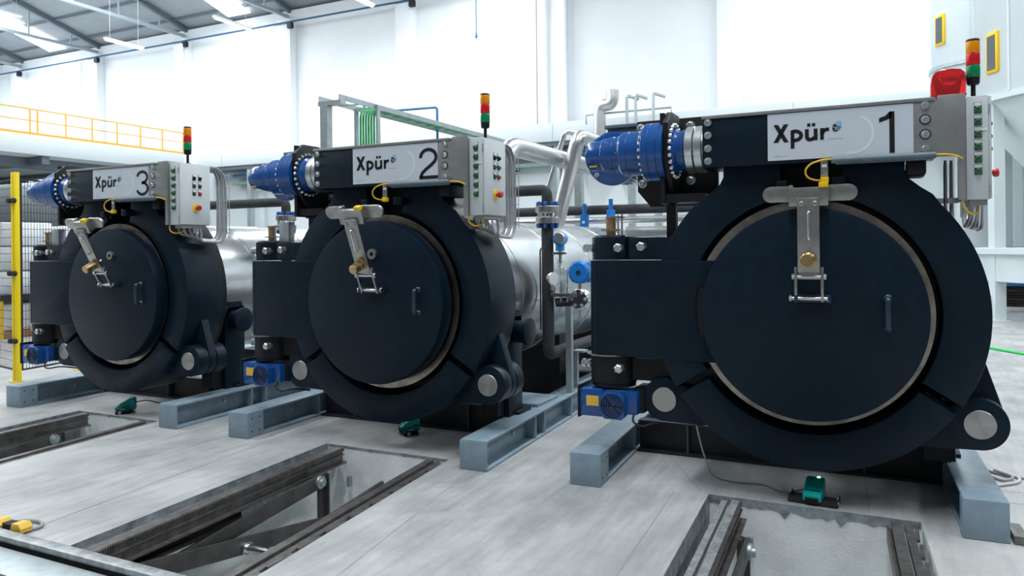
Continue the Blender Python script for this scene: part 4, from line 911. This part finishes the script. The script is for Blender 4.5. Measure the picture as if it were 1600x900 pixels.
# rear supports / black post behind first hinge
o = part('pipe_post', MB().box(-0.07, 0.0, -0.05, 0.05, 0, 2.3).box(0.07, 0.12, -0.05, 0.05, 0, 2.3), 'galvanised', None, loc=(-0.52, 2.4, 0)); tag(o, 'galvanised double post behind the first hinge block', 'post')
for k, (x, y, h, lab) in enumerate(((-4.0, 8.0, 3.1, 'slim grey post under the cable tray right of second cabinet'), (-3.9, 11.0, 3.5, 'tall grey post left of the first blue gearbox'), (-3.3, 11.0, 3.5, 'tall grey post under the first blue gearbox'), (-2.4, 11.0, 3.5, 'tall grey post behind the first gear mount'))):
    o = part('rack_post', MB().box(-0.07, 0.07, -0.07, 0.07, 0, h).box(-0.16, 0.16, -0.16, 0.16, 0, 0.02), 'galvanised', None, loc=(x, y, 0)); tag(o, lab, 'post', 'pipe rack posts')
o = part('rack_beam', MB().box(-5.0, -2.2, -0.06, 0.06, 0, 0.14), 'galvanised', None, loc=(0, 11.0, 3.5)); tag(o, 'horizontal galvanised pipe rack beam above the tall posts', 'beam')

# ---- cable tray with green cables
t = empty('cable_tray', (-4.5, 1.5, 3.40)); tag(t, 'overhead galvanised cable tray carrying green cables above the second machine', 'cable tray')
for sx in (-0.14, 0.14):
    part('side_rail', MB().box(sx - 0.005, sx + 0.005, 0, 7.5, 0, 0.06), 'galvanised', t)
for k in range(30):
    part('rung', lambda: MB().box(-0.135, 0.135, -0.015, 0.015, 0.002, 0.012), 'galvanised', t, key='rung', loc=(0, 0.12 + 0.25 * k, 0))
stuff(part('cable_bundle', [m for m in [MB()] if [m.tube([(-0.10 + 0.040 * k, 0.70, -0.95), (-0.10 + 0.040 * k, 0.70, 0.05), (-0.10 + 0.040 * k, 7.45, 0.040 + 0.012 * (k % 2))], 0.014, 7, 0.16) for k in range(6)]][0], 'cable_green', t, label='green cable bundle'))
part('tray_post', MB().box(-0.13, -0.03, 0.0, 0.09, -3.40, -0.05).box(-0.16, 0.16, 0.0, 0.09, -0.05, -0.002), 'galvanised', t)
part('tray_post', MB().box(-0.05, 0.05, 6.4, 6.5, -3.40, -0.005), 'galvanised', t)
for sx in (-0.16, 0.16):
    part('drop_channel', MB().box(sx - 0.012, sx + 0.012, 0.67, 0.73, -1.5, 0.05), 'galvanised', t)
t = part('air_pipe', MB().tube([(-5.9, 4.0, 3.95), (-5.9, 4.0, 3.77), (-4.62, 4.0, 3.74), (-4.62, 4.0, 2.6)], 0.018, 10, 0.05), 'pipe_blue'); tag(t, 'thin bright blue air pipe bent above the second machine', 'pipe')
t = empty('wall_tray', (-14, 20.9, 4.75)); tag(t, 'green cable tray on brackets along the recessed rear wall', 'cable tray')
part('tray_pan', MB().box(-12, 18, -0.3, 0.1, 0, 0.12), 'tray_green', t)
part('blue_pipe', MB().tube([(-12, -0.2, 0.42), (18, -0.2, 0.42)], 0.06, 8), 'pipe_blue', t)
for k in range(11):
    part('bracket', lambda: MB().box(-0.06, 0.06, -0.3, 0.15, -0.12, 0.0).box(-0.06, 0.06, -0.32, -0.22, -0.5, 0.0), 'black', t, key='wtb', loc=(-11 + 2.7 * k, 0, 0))

# ---- duct and handrails on the plant block
t = empty('roof_vent', (-7.44, 19.0, 5.0)); tag(t, 'bent silver vent pipe standing on the white block', 'vent')
part('pipe', MB().tube([(0, 2.1, -0.4), (0, 0, -0.4), (0, 0, 1.48), (0.46, 0, 1.48), (0.46, 0, 1.95)], 0.21, 24, 0.30), 'clad_pipe', t)
t = empty('roof_handrail', (-6.5, 19.2, 6.22)); tag(t, 'pale tubular handrail on the white block beside the vent pipe', 'railing')
part('top_rail', MB().tube([(-1.5, 0, -0.3), (-1.5, 0, 0.02), (1.45, 0, 0.02), (1.45, 0, -0.3)], 0.035, 8), 'galvanised', t)
for x in (-0.05, 0.25, 0.85):
    part('hoop', lambda: MB().tube([(0, 0, -0.6), (0, 0, 0.55), (0.35, 0.2, 0.42)], 0.05, 8, 0.08), 'galvanised', t, key='hoop', loc=(x, 0, 0))

# ================================================================== SILO AT THE RIGHT
t = empty('storage_silo', (5.87, 15.5, 0)); tag(t, 'white storage silo with conical hopper and legs behind the first cabinet', 'silo')
part('shell', MB().lathe([(0.5, 1.72), (2.86, 4.78), (2.9, 4.86), (2.9, 13.4)], (0, 0, 0), (0, 0, 1), 96), 'silo', t)
for z in (4.80, 8.4, 11.2):
    part('ring_band', lambda: MB().lathe([(2.9, 0), (2.97, 0.01), (2.97, 0.12), (2.9, 0.13)], (0, 0, 0), (0, 0, 1), 96, cap=False), 'silo', t, key='sband', loc=(0, 0, z))
for k in range(14):
    a = 2 * PI * k / 14 + 0.18
    part('seam', lambda: MB().box(2.88, 2.925, -0.025, 0.025, 4.95, 13.3), 'silo', t, key='sseam', rot=(0, 0, a))
for k in range(6):
    a = math.radians(203 + 60 * k)
    part('leg', lambda: MB().box(2.62, 2.86, -0.12, 0.12, 0.0, 4.8).prism([(2.86, 0.02), (3.20, 0.02), (2.86, 0.62)], -0.02, 0.02, 'y').box(2.55, 3.22, -0.22, 0.22, 0, 0.03), 'silo', t, key='sleg', rot=(0, 0, a))
part('skirt', MB().lathe([(2.75, 0.86), (2.85, 0.88), (2.85, 1.45), (2.98, 1.48), (2.98, 1.60), (2.6, 1.62)], (0, 0, 0), (0, 0, 1), 72, cap=False), 'silo', t, label='ring girder under the hopper')
wn = part('inspection_window', MB().box(2.88, 2.95, -0.19, 0.19, 0, 0.88, 0.01), 'yellow', t, loc=(0, 0, 5.42), rot=(0, 0, math.radians(207)), label='yellow framed inspection window')
part('pane', MB().box(2.94, 2.96, -0.13, 0.13, 0.07, 0.81), 'silo_glass', wn)
t = empty('storage_silo', (3.8, 20.0, 0)); tag(t, 'rear white silo cylinder left of the nearer silo', 'silo')
part('shell', MB().lathe([(1.35, 5.2), (1.4, 5.3), (1.4, 13.2)], (0, 0, 0), (0, 0, 1), 64), 'silo', t)
part('leg', MB().box(-0.8, -0.6, -0.1, 0.1, 0, 5.25), 'silo', t); part('leg', MB().box(0.6, 0.8, -0.1, 0.1, 0, 5.25), 'silo', t)
part('ring_band', MB().lathe([(1.4, 6.62), (1.46, 6.63), (1.46, 6.74), (1.4, 6.75)], (0, 0, 0), (0, 0, 1), 64, cap=False), 'galvanised', t)
wn = part('inspection_window', MB().box(1.38, 1.45, -0.19, 0.19, 0, 0.85, 0.01), 'yellow', t, loc=(0, 0, 7.3), rot=(0, 0, math.radians(212)), label='yellow framed inspection window')
part('pane', MB().box(1.44, 1.46, -0.13, 0.13, 0.07, 0.78), 'silo_glass', wn)
# bark pile under a blue tarp
t = empty('bark_pile', (5.6, 19.1, 0)); tag(t, 'dark stacked bark under a blue tarp below the silo', 'pile')
for k in range(7):
    part('bark_layer', MB().box(-1.6, 1.6, -0.25, 0.3, 0.02 + 0.075 * k, 0.085 + 0.075 * k, 0.012), 'bark', t, rot=(0, 0, 0.02 * ((k % 3) - 1)))
part('tarp', MB().box(-1.62, 1.62, -0.28, 0.34, 0.548, 0.86, 0.03), 'tarp_blue', t)

# ================================================================== FENCE AND GOODS AT THE LEFT
fence = empty('safety_fence', (-9.33, 0.93, 0)); tag(fence, 'black mesh safety fence on yellow posts behind the third machine', 'fence')
FO = Vector((-9.33, 0.93, 0))
def fence_panel(p, q, lab):
    p = Vector((*p, 0)); q = Vector((*q, 0)); d = q - p; L = d.length
    t = part('fence_panel', MB().box(0.02, L - 0.02, -0.012, 0.012, 2.70, 2.725).box(0.02, L - 0.02, -0.012, 0.012, 0.14, 0.16).box(0.02, 0.035, -0.01, 0.01, 0.16, 2.70).box(L - 0.035, L - 0.02, -0.01, 0.01, 0.16, 2.70), 'mesh_black', fence, loc=p - FO, rot=(0, 0, math.atan2(d.y, d.x)), label=lab)
    m = MB(); n = int(L / 0.045)
    for k in range(1, n):
        x = L * k / n; m.box(x - 0.0022, x + 0.0022, -0.0022, 0.0022, 0.15, 2.72)
    for k in range(24):
        z = 0.16 + 2.55 * k / 23; m.box(0.02, L - 0.02, -0.003, 0.003, z - 0.003, z + 0.003)
    stuff(part('wire_mesh', m, 'mesh_black', t))
def fence_post(x, y, h=2.80):
    t = part('fence_post', lambda: MB().box(-0.05, -0.012, -0.03, 0.03, 0, h, 0.004).box(0.012, 0.05, -0.03, 0.03, 0, h, 0.004).box(-0.05, 0.05, -0.02, 0.035, 0, 0.35, 0.004).box(-0.014, 0.014, 0.0, 0.03, 0, h), 'safety_yellow', fence, key='fpost', loc=Vector((x, y, 0)) - FO)
    part('base_plate', lambda: MB().box(-0.09, 0.06, -0.06, 0.06, 0, 0.012), 'safety_yellow', t, key='fbase')
    for z in (0.55, 1.45, 2.42):
        for sx in (-0.055, 0.04):
            part('clamp', lambda: MB().cyl((0, -0.05, 0), (0, 0.0, 0), 0.035, seg=16, ch=0.008), 'rubber', t, key='fclamp', loc=(sx, -0.02, z))
fence_post(-9.33, 0.93); fence_post(-9.52, 1.95); fence_post(-11.3, 1.35)
fence_panel((-9.34, 0.98), (-9.51, 1.9), 'fine black wire mesh')
fence_panel((-9.53, 2.0), (-9.68, 2.9), 'fine black wire mesh')
fence_panel((-11.25, 1.35), (-9.38, 0.96), 'fine black wire mesh')
# white bales on pallets behind the fence
k = 0
for x, y, h, lab in ((-15.2, 4.4, 2.35, 'tall white wrapped bale stack at the far left'), (-13.7, 4.8, 2.25, 'white wrapped bale stack behind the yellow post'), (-12.2, 5.2, 2.4, 'white wrapped bale stack behind the third gearbox'), (-10.7, 5.7, 2.2, 'white wrapped bale stack behind the third hinge block')):
    t = empty('bale_stack', (x, y, 0), 0.1 * (k % 3) - 0.1); tag(t, lab, 'bales', 'white bale stacks'); k += 1
    for j in range(3):
        part('bale', lambda: MB().box(-0.52, 0.52, -0.5, 0.5, 0, 1, 0.06, 3), 'bag', t, key='bale', loc=(0, 0, 0.86 + (h - 0.86) * j / 3)).scale = (1, 1, (h - 0.86) / 3 - 0.01)
    part('rack_deck', MB().box(-0.6, 0.6, -0.55, 0.55, 0.76, 0.85), 'rubber', t)
    part('bale_low', MB().box(-0.5, 0.5, -0.45, 0.5, 0.14, 0.70, 0.05, 3), 'bag', t)
    pl = part('pallet', MB().box(-0.6, 0.6, -0.5, 0.5, 0.10, 0.13), 'wood', t)
    for x2 in (-0.52, 0, 0.52):
        part('pallet_block', lambda: MB().box(-0.06, 0.06, -0.5, 0.5, 0.0, 0.10), 'wood', pl, key='pblock', loc=(x2, 0, 0))
    part('rack_leg', MB().box(-0.6, -0.55, -0.55, -0.50, 0, 0.76).box(0.55, 0.6, -0.55, -0.50, 0, 0.76), 'yellow', t)
o = part('orange_beam', MB().box(-0.5, 0.5, -0.03, 0.03, 0, 0.05), 'orange', None, loc=(-5.0, 3.0, 1.98)); tag(o, 'small orange beam seen right of the second hinge flange', 'beam')
o = part('walkway_edge', MB().box(-0.03, 0.03, 0, 4, 0, 0.12), 'orange', None, loc=(-5.6, 2.6, 2.03)); tag(o, 'narrow orange strip above the third vessel', 'beam')
